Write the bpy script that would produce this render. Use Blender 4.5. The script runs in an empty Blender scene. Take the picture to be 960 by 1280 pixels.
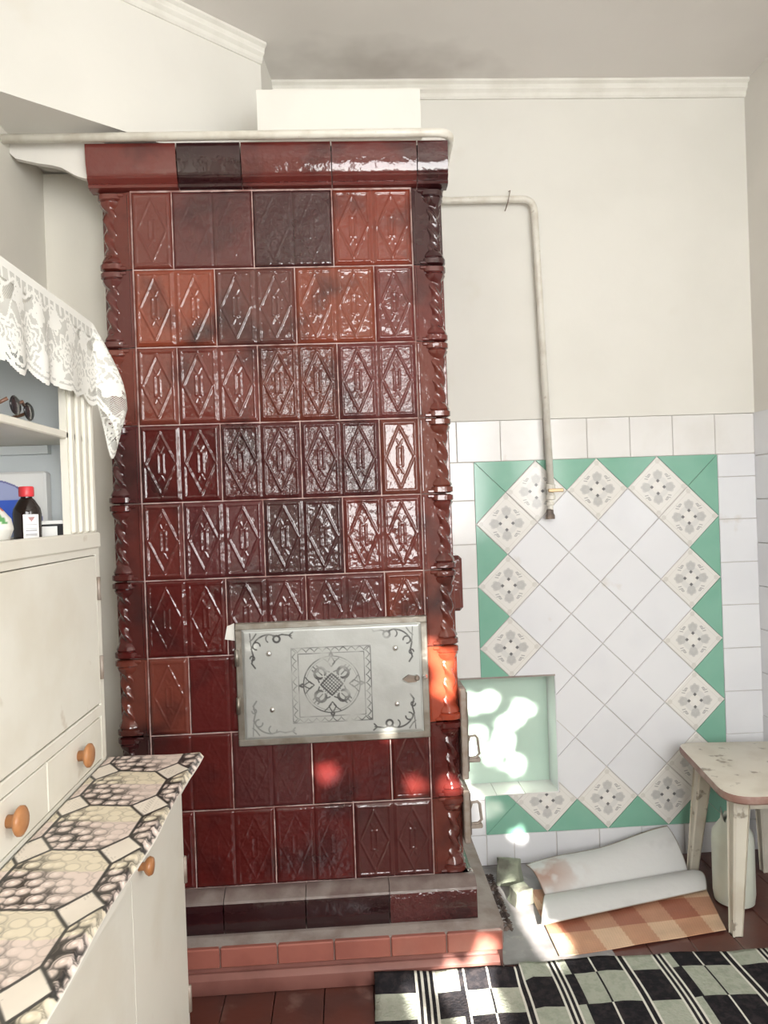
import bpy, bmesh, math, random
import numpy as np
from mathutils import Vector, Matrix
random.seed(7); RNG = np.random.default_rng(7)
S = bpy.context.scene
COL = S.collection
PI = math.pi

# ---------------------------------------------------------------- camera, world, sun, daylight
CAM_R = Vector((0.998093, -0.050605, -0.035354)); CAM_U = Vector((0.035636, 0.004676, 0.999354)); CAM_F = Vector((0.050407, 0.998708, -0.006471))
cd = bpy.data.cameras.new('camera'); cam = bpy.data.objects.new('camera', cd); COL.objects.link(cam); S.camera = cam
mw = Matrix.Identity(4)
for i in range(3):
    mw[i][0] = CAM_R[i]; mw[i][1] = CAM_U[i]; mw[i][2] = -CAM_F[i]
mw[2][3] = 1.2502
cam.matrix_world = mw
cd.sensor_fit = 'HORIZONTAL'; cd.sensor_width = 36; cd.lens = 919.95 / 960 * 36; cd.clip_start = 0.02
S.view_settings.view_transform = 'Standard'; S.view_settings.look = 'None'; S.view_settings.gamma = 1
S.view_settings.use_curve_mapping = False; S.view_settings.exposure = 0.19
w = bpy.data.worlds.new('world'); S.world = w; w.use_nodes = True
w.node_tree.nodes['Background'].inputs[0].default_value = (0.88, 0.93, 1.0, 1); w.node_tree.nodes['Background'].inputs[1].default_value = 1.6
SUN_AZ, SUN_EL = math.radians(8), math.radians(24)      # towards the sun: behind the camera, a little to the right
SUN_TO = Vector((math.sin(SUN_AZ) * math.cos(SUN_EL), -math.cos(SUN_AZ) * math.cos(SUN_EL), math.sin(SUN_EL)))
sd = bpy.data.lights.new('sun', 'SUN'); sd.energy = 38; sd.angle = math.radians(0.38); sd.color = (1, .95, .86)
so = bpy.data.objects.new('sun', sd); COL.objects.link(so); so.rotation_euler = SUN_TO.to_track_quat('Z', 'Y').to_euler(); so.location = (1.5, -8, 5)
def area(name, loc, aim, sx, sy, power, color):
    l = bpy.data.lights.new(name, 'AREA'); l.shape = 'RECTANGLE'; l.size = sx; l.size_y = sy; l.energy = power; l.color = color
    o = bpy.data.objects.new(name, l); COL.objects.link(o); o.location = loc
    o.rotation_euler = Vector(aim).to_track_quat('-Z', 'Y').to_euler(); return o
area('window_daylight', (.56, -1.17, 1.64), (0, 1, -.04), 1.2, 1.3, 58, (1, .99, .985))
area('added_side_fill', (1.40, -.25, 1.7), (-1, .12, 0), .85, 1.1, 17, (1, .99, .985))  # added fill lamp inside the right wall, which has no window

# ---------------------------------------------------------------- materials
def mat(name, col, rough=.5, bump=0, bscale=30, col2=None, vscale=6, vlo=.45, vhi=.65, metal=0, spec=.5, coat=0, attr=None, objcol=False, detail=4, stain=None, sscale=20, slo=.62, shi=.72, coords='Object', trans=0):
    m = bpy.data.materials.new(name); m.use_nodes = True; nt = m.node_tree; N = nt.nodes; L = nt.links
    b = N['Principled BSDF']; b.inputs['Roughness'].default_value = rough; b.inputs['Metallic'].default_value = metal
    b.inputs['Specular IOR Level'].default_value = spec; b.inputs['Coat Weight'].default_value = coat; b.inputs['Coat Roughness'].default_value = .08
    if trans: b.inputs['Transmission Weight'].default_value = trans
    tc = N.new('ShaderNodeTexCoord')
    if coords == 'World':
        g = N.new('ShaderNodeNewGeometry'); vec = g.outputs['Position']
    else: vec = tc.outputs[coords]
    cur = None
    def rgb(c):
        n = N.new('ShaderNodeRGB'); n.outputs[0].default_value = (*c, 1); return n.outputs[0]
    if attr:
        a = N.new('ShaderNodeAttribute'); a.attribute_name = attr; cur = a.outputs['Color']
    elif objcol:
        a = N.new('ShaderNodeObjectInfo'); cur = a.outputs['Color']
    else: cur = rgb(col)
    def mix(cur, c2, scale, lo, hi, amount=1.0):
        n = N.new('ShaderNodeTexNoise'); n.inputs['Scale'].default_value = scale; n.inputs['Detail'].default_value = detail
        L.new(vec, n.inputs['Vector'])
        r = N.new('ShaderNodeMapRange'); r.inputs['From Min'].default_value = lo; r.inputs['From Max'].default_value = hi; r.inputs['To Max'].default_value = amount
        L.new(n.outputs[0], r.inputs['Value'])
        x = N.new('ShaderNodeMix'); x.data_type = 'RGBA'; L.new(r.outputs[0], x.inputs[0]); L.new(cur, x.inputs[6]); L.new(rgb(c2), x.inputs[7])
        return x.outputs[2]
    if col2: cur = mix(cur, col2, vscale, vlo, vhi)
    if stain: cur = mix(cur, stain, sscale, slo, shi, .8)
    L.new(cur, b.inputs['Base Color'])
    if bump:
        n = N.new('ShaderNodeTexNoise'); n.inputs['Scale'].default_value = bscale; n.inputs['Detail'].default_value = 3; L.new(vec, n.inputs['Vector'])
        bp = N.new('ShaderNodeBump'); bp.inputs['Strength'].default_value = 1; bp.inputs['Distance'].default_value = bump
        L.new(n.outputs[0], bp.inputs['Height']); L.new(bp.outputs[0], b.inputs['Normal'])
    return m
M = {}
M['plaster'] = mat('whitewashed_plaster', (.77, .755, .705), .8, .0012, 14, (.735, .72, .67), 2.5, stain=(.68, .64, .55), sscale=3.1, slo=.66, shi=.8, coords='World')
M['plaster_grey'] = mat('shaded_alcove_plaster', (.76, .735, .66), .8, .0015, 14, (.71, .69, .62), 2.5, coords='World')
M['side_plaster'] = mat('side_wall_plaster', (.74, .715, .67), .8, .0012, 14, (.70, .68, .64), 2.5, coords='World')
M['trim'] = mat('cornice_paint', (.80, .785, .73), .7, .0006, 60, (.72, .70, .64), 8, coords='World')
M['grout'] = mat('tile_grout', (.62, .59, .56), .9, .0006, 200, coords='World')
M['mortar'] = mat('stove_mortar', (.56, .42, .39), .9, .001, 150, (.30, .16, .14), 22, coords='World')
M['white_tile'] = mat('white_glazed_tile', (.79, .80, .825), .12, .0004, 9, (.76, .77, .80), 5, stain=(.62, .56, .48), sscale=9, slo=.70, shi=.85, coords='World')
M['white_tile_old'] = mat('old_white_glazed_tile', (.79, .78, .765), .16, .0006, 12, (.75, .735, .71), 7, stain=(.60, .50, .42), sscale=12, slo=.66, shi=.8, coords='World')
M['green_tile'] = mat('mint_green_glazed_tile', (.23, .47, .36), .12, .0004, 9, (.20, .44, .33), 6, coords='World')
M['niche_green'] = mat('pale_mint_paint', (.54, .69, .60), .3, .0005, 12, (.50, .66, .57), 6, coords='World')
M['printed_tile'] = mat('printed_tile_glaze', (1, 1, 1), .12, .0004, 9, attr='Col', coords='World')
M['glaze'] = mat('dark_red_stove_glaze', (1, 1, 1), .10, .0032, 24, (.035, .009, .010), 5.5, .50, .70, spec=.6, objcol=True, coords='World', coat=.3)
M['glaze_bumpy'] = mat('crackled_red_stove_glaze', (1, 1, 1), .12, .0055, 55, (.035, .009, .010), 5.5, .50, .70, spec=.6, objcol=True, coords='World', coat=.3)
M['plinth'] = mat('red_painted_plinth_tile', (.36, .125, .095), .32, .0015, 22, (.30, .10, .075), 10, coords='World')
M['cement'] = mat('dusty_cement', (.33, .285, .26), .75, .002, 60, (.24, .19, .17), 14, coords='World')
M['brown_paint'] = mat('red_brown_floor_paint', (.115, .038, .028), .28, .001, 18, (.08, .035, .03), 5, stain=(.20, .12, .10), sscale=13, slo=.6, shi=.75, coords='World')
M['base_paint'] = mat('pinkish_brown_moulding_paint', (.27, .115, .095), .35, .001, 20, (.20, .08, .065), 8, coords='World')
M['furniture'] = mat('old_cream_furniture_paint', (.74, .72, .64), .42, .0006, 25, (.69, .66, .57), 7, stain=(.46, .38, .28), sscale=15, slo=.69, shi=.80, coords='World')
M['furniture_in'] = mat('pale_blue_inner_paint', (.70, .735, .75), .5, .0004, 20, (.66, .70, .71), 5, coords='World')
M['pipe'] = mat('cream_pipe_paint', (.76, .735, .66), .35, .001, 40, (.64, .60, .52), 18, stain=(.45, .38, .30), sscale=40, slo=.66, shi=.76, coords='World')
M['wood_knob'] = mat('varnished_wooden_knob', (.42, .19, .075), .35, .0003, 60, (.34, .14, .05), 30)
M['steel'] = mat('brushed_firebox_steel', (.50, .51, .49), .38, .0003, 120, (.43, .44, .42), 14, metal=.45, attr='Col', coords='World')
M['steel_frame'] = mat('firebox_frame_steel', (.34, .32, .28), .38, .0008, 80, (.25, .22, .18), 20, metal=.7, coords='World')
M['chrome'] = mat('polished_rivet', (.75, .74, .72), .16, metal=.9)
M['iron'] = mat('dark_cast_iron', (.16, .135, .12), .45, .001, 80, (.24, .19, .15), 30, metal=.5)
M['rust_iron'] = mat('dusty_iron_frame', (.34, .29, .25), .55, .001, 80, (.25, .19, .15), 30, metal=.3)
M['brass'] = mat('worn_brass', (.48, .34, .2), .35, metal=.7)
M['plate'] = mat('grey_hearth_sheet', (.29, .275, .28), .5, .0012, 40, (.18, .17, .17), 9, stain=(.36, .34, .32), sscale=30, slo=.6, shi=.7, coords='World')
M['stone'] = mat('grey_green_stone', (.30, .33, .25), .8, .004, 30, (.15, .15, .12), 14, coords='World')
M['ash'] = mat('ash_and_bark', (.06, .045, .04), .9, .002, 60, (.16, .12, .10), 25, coords='World')
M['lino_print'] = mat('checked_linoleum', (1, 1, 1), .45, .0006, 60, attr='Col', coords='World')
M['lino_back'] = mat('pale_linoleum_back', (1, 1, 1), .6, .0015, 30, attr='Col', coords='World')
M['wool_black'] = mat('black_rug_wool', (.018, .017, .02), .95, .003, 160, (.035, .03, .032), 60, coords='World', spec=.1)
M['wool_pale'] = mat('pale_sage_rug_wool', (.40, .42, .35), .95, .003, 160, (.33, .36, .29), 60, coords='World', spec=.1)
M['wool_white'] = mat('white_rug_yarn', (.68, .67, .60), .95, .003, 160, coords='World', spec=.1)
M['stool'] = mat('chipped_cream_stool_paint', (.66, .62, .53), .45, .001, 30, (.58, .53, .44), 9, stain=(.23, .19, .14), sscale=22, slo=.63, shi=.70, coords="World")
M['stool_edge'] = mat('worn_brown_stool_rim', (.27, .15, .12), .5, .001, 40, (.36, .24, .2), 20, coords='World')
M['jug'] = mat('milky_plastic', (.66, .69, .60), .4, .0006, 20, (.60, .63, .55), 12)
M['oilcloth'] = mat('printed_oilcloth', (1, 1, 1), .38, .0006, 50, attr='Col', coords='World')
M['black_glass'] = mat('dark_brown_bottle', (.012, .006, .005), .08, spec=.6)
M['red_plastic'] = mat('red_screw_cap', (.60, .04, .05), .35)
M['label'] = mat('printed_white_label', (1, 1, 1), .5, attr='Col')
M['white_card'] = mat('white_card', (.80, .80, .78), .5)
M['black_card'] = mat('black_card', (.02, .02, .022), .4)
M['jar'] = mat('cream_ceramic', (.72, .71, .66), .3, attr='Col')
M['leaf'] = mat('green_leaf', (.05, .13, .02), .5)
M['bark'] = mat('tree_bark', (.09, .06, .04), .9, .004, 30)
M['frame_paint'] = mat('window_frame_paint', (.75, .74, .7), .4)
M['grass'] = mat('garden_grass', (.07, .12, .03), .9, .02, 4)
M['tint_lens'] = mat('dark_lens', (.02, .018, .02), .1)
M['tortoise'] = mat('brown_spectacle_arm', (.16, .08, .05), .3)
def lace_mat(name, alpha):
    m = mat(name, (.76, .755, .71), .85, spec=.1)
    nt = m.node_tree; N = nt.nodes; L = nt.links; b = N['Principled BSDF']
    t = N.new('ShaderNodeBsdfTransparent'); x = N.new('ShaderNodeMixShader'); x.inputs[0].default_value = alpha
    L.new(t.outputs[0], x.inputs[1]); L.new(b.outputs[0], x.inputs[2]); L.new(x.outputs[0], N['Material Output'].inputs[0]); return m
M['lace'] = lace_mat('lace_thread', .97); M['net'] = lace_mat('lace_net', .62)
gm = lace_mat('window_glass', .08); M['glass'] = gm; gm.node_tree.nodes['Principled BSDF'].inputs['Roughness'].default_value = .03
# soot stain on the ceiling above the stove: a stain with a shape of its own
def ceiling_mat():
    m = mat('ceiling_whitewash', (.75, .72, .685), .9, .001, 10, (.71, .68, .645), 2, coords='World')
    nt = m.node_tree; N = nt.nodes; L = nt.links; b = N['Principled BSDF']; old = b.inputs['Base Color'].links[0].from_socket
    g = N.new('ShaderNodeNewGeometry'); mp = N.new('ShaderNodeMapping'); mp.inputs['Location'].default_value = (-.17 * 2.2, -2.43 * 5, -2.69); mp.inputs['Scale'].default_value = (2.2, 5, 1)
    L.new(g.outputs['Position'], mp.inputs[0]); ln = N.new('ShaderNodeVectorMath'); ln.operation = 'LENGTH'; L.new(mp.outputs[0], ln.inputs[0])
    n = N.new('ShaderNodeTexNoise'); n.inputs['Scale'].default_value = 9; L.new(g.outputs['Position'], n.inputs['Vector'])
    a = N.new('ShaderNodeMath'); a.operation = 'ADD'; L.new(ln.outputs['Value'], a.inputs[0]); L.new(n.outputs[0], a.inputs[1])
    r = N.new('ShaderNodeMapRange'); r.inputs['From Min'].default_value = .55; r.inputs['From Max'].default_value = 1.45; r.inputs['To Min'].default_value = .5; r.inputs['To Max'].default_value = 0
    L.new(a.outputs[0], r.inputs[0]); x = N.new('ShaderNodeMix'); x.data_type = 'RGBA'; L.new(r.outputs[0], x.inputs[0]); L.new(old, x.inputs[6]); x.inputs[7].default_value = (.26, .22, .19, 1); L.new(x.outputs[2], b.inputs['Base Color'])
    return m
M['ceiling'] = ceiling_mat()

# ---------------------------------------------------------------- mesh helpers
class MB:
    def __init__(s): s.v = []; s.f = []; s.m = []; s.c = None
    def add(s, vs, fs, mi=0):
        o = len(s.v); s.v += [tuple(v) for v in vs]; s.f += [tuple(i + o for i in f) for f in fs]; s.m += [mi] * len(fs); return s
    def box(s, a, b, mi=0, bev=0):
        x0, y0, z0 = a; x1, y1, z1 = b
        if bev:
            t = bev; vs = []; 
            # chamfered box: 24 vertices
            bm = bmesh.new(); r = bmesh.ops.create_cube(bm, size=1)
            for v in bm.verts: v.co = Vector(((x0 + x1) / 2 + v.co.x * (x1 - x0), (y0 + y1) / 2 + v.co.y * (y1 - y0), (z0 + z1) / 2 + v.co.z * (z1 - z0)))
            bmesh.ops.bevel(bm, geom=bm.edges[:], offset=t, segments=1, affect='EDGES')
            bm.verts.index_update(); s.add([v.co[:] for v in bm.verts], [[v.index for v in f.verts] for f in bm.faces], mi); bm.free(); return s
        return s.add([(x0,y0,z0),(x1,y0,z0),(x1,y1,z0),(x0,y1,z0),(x0,y0,z1),(x1,y0,z1),(x1,y1,z1),(x0,y1,z1)],
                     [(0,3,2,1),(4,5,6,7),(0,1,5,4),(1,2,6,5),(2,3,7,6),(3,0,4,7)], mi)
    def tube(s, pts, r, n=10, mi=0, caps=True):
        pts = [Vector(p) for p in pts]; rr = r if isinstance(r, (list, tuple)) else [r] * len(pts); vs = []; fs = []
        up = Vector((0, 0, 1)); d0 = (pts[1] - pts[0]).normalized()
        a = d0.cross(up); a = a.normalized() if a.length > .05 else Vector((1, 0, 0))
        for i, p in enumerate(pts):
            d = (pts[min(i + 1, len(pts) - 1)] - pts[max(i - 1, 0)]).normalized()
            a = (a - d * a.dot(d)).normalized(); b = d.cross(a)
            for k in range(n):
                t = 2 * PI * k / n; vs.append(p + (a * math.cos(t) + b * math.sin(t)) * rr[i])
        for i in range(len(pts) - 1):
            for k in range(n): k2 = (k + 1) % n; fs.append((i*n+k, i*n+k2, (i+1)*n+k2, (i+1)*n+k))
        if caps: fs += [tuple(range(n - 1, -1, -1)), tuple(range((len(pts)-1)*n, len(pts)*n))]
        return s.add(vs, fs, mi)
    def lathe(s, prof, c=(0, 0, 0), n=20, axis='Z', sx=1, sy=1, mi=0):
        vs = []; fs = []; c = Vector(c)
        for r, z in prof:
            for k in range(n):
                t = 2 * PI * k / n; x = r * math.cos(t) * sx; y = r * math.sin(t) * sy
                v = (x, y, z) if axis == 'Z' else ((z, x, y) if axis == 'X' else (x, -z, y)); vs.append(c + Vector(v))
        for i in range(len(prof) - 1):
            for k in range(n): k2 = (k + 1) % n; fs.append((i*n+k, i*n+k2, (i+1)*n+k2, (i+1)*n+k))
        fs += [tuple(range(n - 1, -1, -1)), tuple(range((len(prof)-1)*n, len(prof)*n))]
        return s.add(vs, fs, mi)
    def prism(s, poly, y0, y1, ins=0, mi=0):      # polygon in XZ, front at y1 (towards the camera, smaller y), bevelled by ins
        n = len(poly); cx = sum(p[0] for p in poly) / n; cz = sum(p[1] for p in poly) / n
        def shrink(p):
            d = math.hypot(p[0]-cx, p[1]-cz); k = 1 - ins * 1.4 / max(d, .004); return (cx + (p[0]-cx) * k, cz + (p[1]-cz) * k)
        q = [shrink(p) for p in poly] if ins else poly
        vs = [(p[0], y0, p[1]) for p in poly] + [(p[0], y1 + ins, p[1]) for p in poly] + [(p[0], y1, p[1]) for p in q]
        fs = [tuple(range(n)), tuple(range(3*n-1, 2*n-1, -1))]
        for i in range(n):
            j = (i+1) % n; fs += [(i, i+n, j+n, j), (i+n, i+2*n, j+2*n, j+n)]
        return s.add(vs, fs, mi)
    def extrude(s, prof, p0, p1, out, mi=0):      # profile (out, z) swept from p0 to p1
        p0, p1, out = Vector(p0), Vector(p1), Vector(out); n = len(prof)
        vs = [p0 + out * a + Vector((0, 0, z)) for a, z in prof] + [p1 + out * a + Vector((0, 0, z)) for a, z in prof]
        fs = [(i, (i+1) % n, n + (i+1) % n, n + i) for i in range(n)] + [tuple(range(n-1, -1, -1)), tuple(range(n, 2*n))]
        return s.add(vs, fs, mi)
    def mesh(s, name, mats, smooth=False):
        me = bpy.data.meshes.new(name); me.from_pydata(s.v, [], s.f)
        for m in (mats if isinstance(mats, list) else [mats]): me.materials.append(m)
        me.polygons.foreach_set('material_index', s.m)
        bm = bmesh.new(); bm.from_mesh(me); bmesh.ops.recalc_face_normals(bm, faces=bm.faces[:]); bm.to_mesh(me); bm.free()
        if smooth:
            me.polygons.foreach_set('use_smooth', [True] * len(me.polygons))
            if smooth is not True: me.set_sharp_from_angle(angle=math.radians(smooth))
        me.update(); return me
    def obj(s, name, mats, parent=None, smooth=False): return link(name, s.mesh(name, mats, smooth), parent)
def link(name, me, parent=None, loc=(0, 0, 0), rz=0):
    o = bpy.data.objects.new(name, me); COL.objects.link(o); o.parent = parent; o.location = loc; o.rotation_euler.z = rz; return o
def tag(o, label=None, cat=None, group=None, kind=None):
    if label: o['label'] = label
    if cat: o['category'] = cat
    if group: o['group'] = group
    if kind: o['kind'] = kind
    return o
def thing(name, label, cat, loc=(0, 0, 0), group=None, rz=0): return tag(link(name, None, None, loc, rz), label, cat, group)
def setcol(me, cols):
    a = me.color_attributes.new('Col', 'FLOAT_COLOR', 'POINT'); c = np.ones((len(me.vertices), 4), np.float32); c[:, :3] = cols; a.data.foreach_set('color', c.ravel())
def grid(nu, nv, fn):            # vertices from fn(U,V) arrays -> (X,Y,Z); quads
    U, V = np.meshgrid(np.linspace(0, 1, nu), np.linspace(0, 1, nv), indexing='ij'); X, Y, Z = fn(U, V)
    vs = np.stack([X.ravel(), Y.ravel(), Z.ravel()], 1)
    I = np.arange(nu * nv).reshape(nu, nv); fs = np.stack([I[:-1, :-1], I[1:, :-1], I[1:, 1:], I[:-1, 1:]], -1).reshape(-1, 4)
    return vs, fs, U.ravel(), V.ravel()
def npmesh(name, vs, fs, mats, smooth=True, cols=None, mi=None):
    me = bpy.data.meshes.new(name); me.from_pydata(np.asarray(vs).tolist(), [], np.asarray(fs).tolist())
    for m in (mats if isinstance(mats, list) else [mats]): me.materials.append(m)
    if mi is not None: me.polygons.foreach_set('material_index', np.asarray(mi, np.int32))
    if smooth: me.polygons.foreach_set('use_smooth', [True] * len(me.polygons))
    if cols is not None: setcol(me, cols)
    me.update(); return me
def segd(px, py, a, b):
    ax, ay = a; dx, dy = b[0] - ax, b[1] - ay; L = dx*dx + dy*dy + 1e-12
    t = np.clip(((px-ax)*dx + (py-ay)*dy) / L, 0, 1); return np.hypot(px - ax - t*dx, py - ay - t*dy)
def fnoise(x, y, seed=0):        # smooth value noise in 0..1
    T = np.random.default_rng(seed).random((64, 64)); out = 0; tot = 0
    for o, w_ in ((1, 1), (2.1, .5), (4.3, .25)):
        u, v = x*o + 7.3*o, y*o + 3.1*o; i, j = np.floor(u).astype(int), np.floor(v).astype(int); f, g = u-i, v-j; f = f*f*(3-2*f); g = g*g*(3-2*g)
        a, b, c, d = T[i % 64, j % 64], T[(i+1) % 64, j % 64], T[i % 64, (j+1) % 64], T[(i+1) % 64, (j+1) % 64]
        out = out + w_*((a*(1-f)+b*f)*(1-g) + (c*(1-f)+d*f)*g); tot += w_
    return out / tot

# ---------------------------------------------------------------- room shell
XL, XR, YB, YF, ZC = -.87, 1.44, 2.518, -1.2, 2.69
NX0, NX1, NZ0, NZ1, NY = .24, .70, .241, .650, 2.625       # niche
wb = MB(); T = .16
wb.box((XL-.1, YB, 0), (NX0, YB+T, 1.535)).box((NX1, YB, 0), (XR+.1, YB+T, 1.535)).box((NX0, YB, 0), (NX1, YB+T, NZ0)).box((NX0, YB, NZ1), (NX1, YB+T, 1.535)).box((NX0, NY+.003, NZ0), (NX1, YB+T, NZ1))
WB = tag(wb.obj('wall_back', M['grout']), 'white back wall tiled below, with a mint and white diamond tile panel', kind='structure')
MB().box((XL-.1, YB-.003, 1.536), (XR+.1, YB+T, ZC+.1)).obj('plaster', M['plaster'], WB)
MB().box((NX0, NY, NZ0), (NX1-.0, NY+.003, NZ1)).obj('niche_panel', M['niche_green'], WB)
MB().box((NX1-.002, YB-.002, NZ0), (NX1+.001, NY, NZ1)).obj('niche_jamb', M['white_tile'], WB)
MB().box((NX0, YB-.004, NZ0-.003), (NX1-.22, NY, NZ0+.003)).box((NX1-.217, YB-.004, NZ0-.003), (NX1-.12, NY, NZ0+.003)).box((NX1-.117, YB-.004, NZ0-.003), (NX1-.002, NY, NZ0+.0035)).obj('niche_sill', M['white_tile_old'], WB)
MB().box((NX0, YB-.005, NZ1-.004), (NX1, YB+.004, NZ1+.002)).obj('niche_edge', M['cement'], WB)
wl = MB().box((XL-.12, YF-.1, -.02), (XL, YB, ZC+.1)).obj('wall_left', M['plaster_grey']); tag(wl, 'plain whitewashed left wall in the corner beside the stove', kind='structure')
wr = MB().box((XR, YF-.1, -.02), (XR+.12, YB, ZC+.1)).obj('wall_right', M['side_plaster']); tag(wr, 'white right wall with tiles on its lower half', kind='structure')
al = MB().box((XL, 2.25, -.02), (-.3, YB, 2.28)).obj('wall_alcove', M['plaster_grey']); tag(al, 'plastered wall strip between left wall and stove', kind='structure')
ce = MB().box((XL-.12, YF-.1, ZC), (XR+.12, YB+T, ZC+.1)).obj('ceiling', M['ceiling']); tag(ce, 'grey whitewashed ceiling with a brown soot stain', kind='structure')
# wall behind the camera with the window the daylight comes through
WX0, WX1, WZ0, WZ1 = -.12, 1.25, .93, 2.42
wf = MB().box((XL-.12, YF-.12, -.02), (WX0, YF, ZC+.1)).box((WX1, YF-.12, -.02), (XR+.12, YF, ZC+.1)).box((WX0, YF-.12, -.02), (WX1, YF, WZ0)).box((WX0, YF-.12, WZ1), (WX1, YF, ZC+.1))
tag(wf.obj('wall_front', M['plaster']), 'wall behind the viewer holding the window', kind='structure')
wn = MB().box((WX0, YF-.1, WZ0), (WX0+.04, YF-.04, WZ1)).box((WX1-.04, YF-.1, WZ0), (WX1, YF-.04, WZ1)).box((WX0, YF-.1, WZ0), (WX1, YF-.04, WZ0+.04)).box((WX0, YF-.1, WZ1-.04), (WX1, YF-.04, WZ1)).obj('window_1', M['frame_paint'])
tag(wn, 'painted window frame behind the viewer', kind='structure')
MB().box((WX0+.04, YF-.072, WZ0+.04), (WX1-.04, YF-.068, WZ1-.04)).obj('pane', M['glass'], wn)
MB().box((WX0-.05, YF-.03, WZ0-.03), (WX1+.05, YF+.1, WZ0)).obj('window_sill', M['frame_paint'], wn)
# floor of painted boards
FL = tag(MB().box((XL-.12, YF-.1, -.06), (XR+.12, YB+.05, -.022)).obj('floor', M['ash']), 'red brown painted board floor', kind='structure')
bw = .128; x = XL
while x < XR:
    x1 = min(x + bw, XR); MB().box((x+.001, YF, -.022), (x1-.001, YB-.002, random.uniform(-.0012, 0)), bev=.0015).obj('floorboard', M['brown_paint'], FL); x = x1

# slanting flue box above the left of the stove, and the block over the stove
fp = [(XL+.0, 1.765), (-.553, 2.022), (-.218, 2.31), (-.196, YB-.004), (XL, YB-.004)]
fm = MB(); fm.add([(x, y, 2.285) for x, y in fp] + [(x, y, ZC-.001) for x, y in fp], [tuple(range(4, -1, -1)), tuple(range(5, 10))] + [(i, (i+1) % 5, 5 + (i+1) % 5, 5 + i) for i in range(5)])
FB = tag(fm.obj('wall_flue', M['plaster']), 'slanting plastered flue wall at upper left above the stove', kind='structure')
TL = tag(MB().box((-.206, 2.03, 2.246), (.243, 2.50, 2.402)).obj('wall_stove_block', M['plaster']), 'low plaster block on top of the stove', kind='structure')
rg = [(XL, 2.237), (-.855, 2.222), (-.83, 2.216), (-.80, 2.209), (-.76, 2.203), (-.735, 2.196), (-.718, 2.186), (-.70, 2.175), (-.672, 2.165), (-.645, 2.16), (-.62, 2.16), (-.62, 2.284), (XL, 2.284)]
pr = MB(); n = len(rg); pr.add([(x, 2.03, z) for x, z in rg] + [(x, 2.048, z) for x, z in rg], [tuple(range(n)), tuple(range(2*n-1, n-1, -1))] + [(i, n+i, n+(i+1) % n, (i+1) % n) for i in range(n)])
tag(pr.obj('wall_plaster_apron', M['side_plaster']), 'ragged plaster edge hanging left of the stove top', kind='structure')
# cornices
cp = [(0, 0), (.036, 0), (.036, -.008), (.026, -.014), (.022, -.022), (.022, -.028), (.013, -.036), (.010, -.046), (.005, -.052), (0, -.052)]
tag(MB().extrude(cp, (-.20, YB-.004, ZC-.0005), (XR, YB-.004, ZC-.0005), (0, -1, 0)).obj('trim_1', M['trim']), 'stepped white cornice along the back wall', kind='structure')
d = Vector((.335, .288, 0)).normalized(); nrm = Vector((d.y, -d.x, 0))
tag(MB().extrude(cp, Vector((XL, 1.752, ZC-.0005)), Vector((-.218, 2.31, ZC-.0005)), nrm).obj('trim_2', M['trim']), 'stepped white cornice along the slanting flue wall', kind='structure')

# ---------------------------------------------------------------- wall tiles
D = .2146; X0, Z0 = .4416, 1.394; Q = D / math.sqrt(2); YT = 2.5135
def clip_half(poly, a, b, c):      # keep a*x+b*z<=c
    out = []
    for i in range(len(poly)):
        p, q = poly[i], poly[(i+1) % len(poly)]; fp_, fq = a*p[0]+b*p[1]-c, a*q[0]+b*q[1]-c
        if fp_ <= 0: out.append(p)
        if (fp_ < 0) != (fq < 0) and abs(fp_ - fq) > 1e-12: t = fp_ / (fp_ - fq); out.append((p[0]+t*(q[0]-p[0]), p[1]+t*(q[1]-p[1])))
    return out
def parea(p): return abs(sum(p[i][0]*p[(i+1) % len(p)][1] - p[(i+1) % len(p)][0]*p[i][1] for i in range(len(p)))) / 2
def niche_cut(poly):
    if max(p[0] for p in poly) <= NX0 or min(p[0] for p in poly) >= NX1 or min(p[1] for p in poly) >= NZ1 or max(p[1] for p in poly) <= NZ0: return [poly]
    r = clip_half(poly, -1, 0, -NX1); l = clip_half(poly, 1, 0, NX1)
    return [p for p in (r, clip_half(l, 0, -1, -NZ1) if len(l) > 2 else [], clip_half(l, 0, 1, NZ0) if len(l) > 2 else []) if len(p) > 2 and parea(p) > 1e-5]
def shrink_poly(poly, g):
    n = len(poly); cx = sum(p[0] for p in poly)/n; cz = sum(p[1] for p in poly)/n; r = math.sqrt(parea(poly)) / 2; k = 1 - g / max(r, .01)
    return [(cx+(p[0]-cx)*k, cz+(p[1]-cz)*k) for p in poly]
def wall_tile(name, poly, m, gap=.0012):
    q_ = shrink_poly(poly, gap); ps = niche_cut(q_)
    if not ps: return
    mb = MB(); dy = random.uniform(-.0006, .0006); whole = len(ps) == 1 and parea(ps[0]) > .999*parea(q_)
    for p in ps: mb.prism(p, YB+.002, YT+dy, .0012 if whole else 0)
    mb.obj(name, m, WB)
def P(a, b): return (X0 + a*D, Z0 - b*D)
def diamond(a, b): return [P(a-.5, b), P(a, b+.5), P(a+.5, b), P(a, b-.5)]
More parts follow.
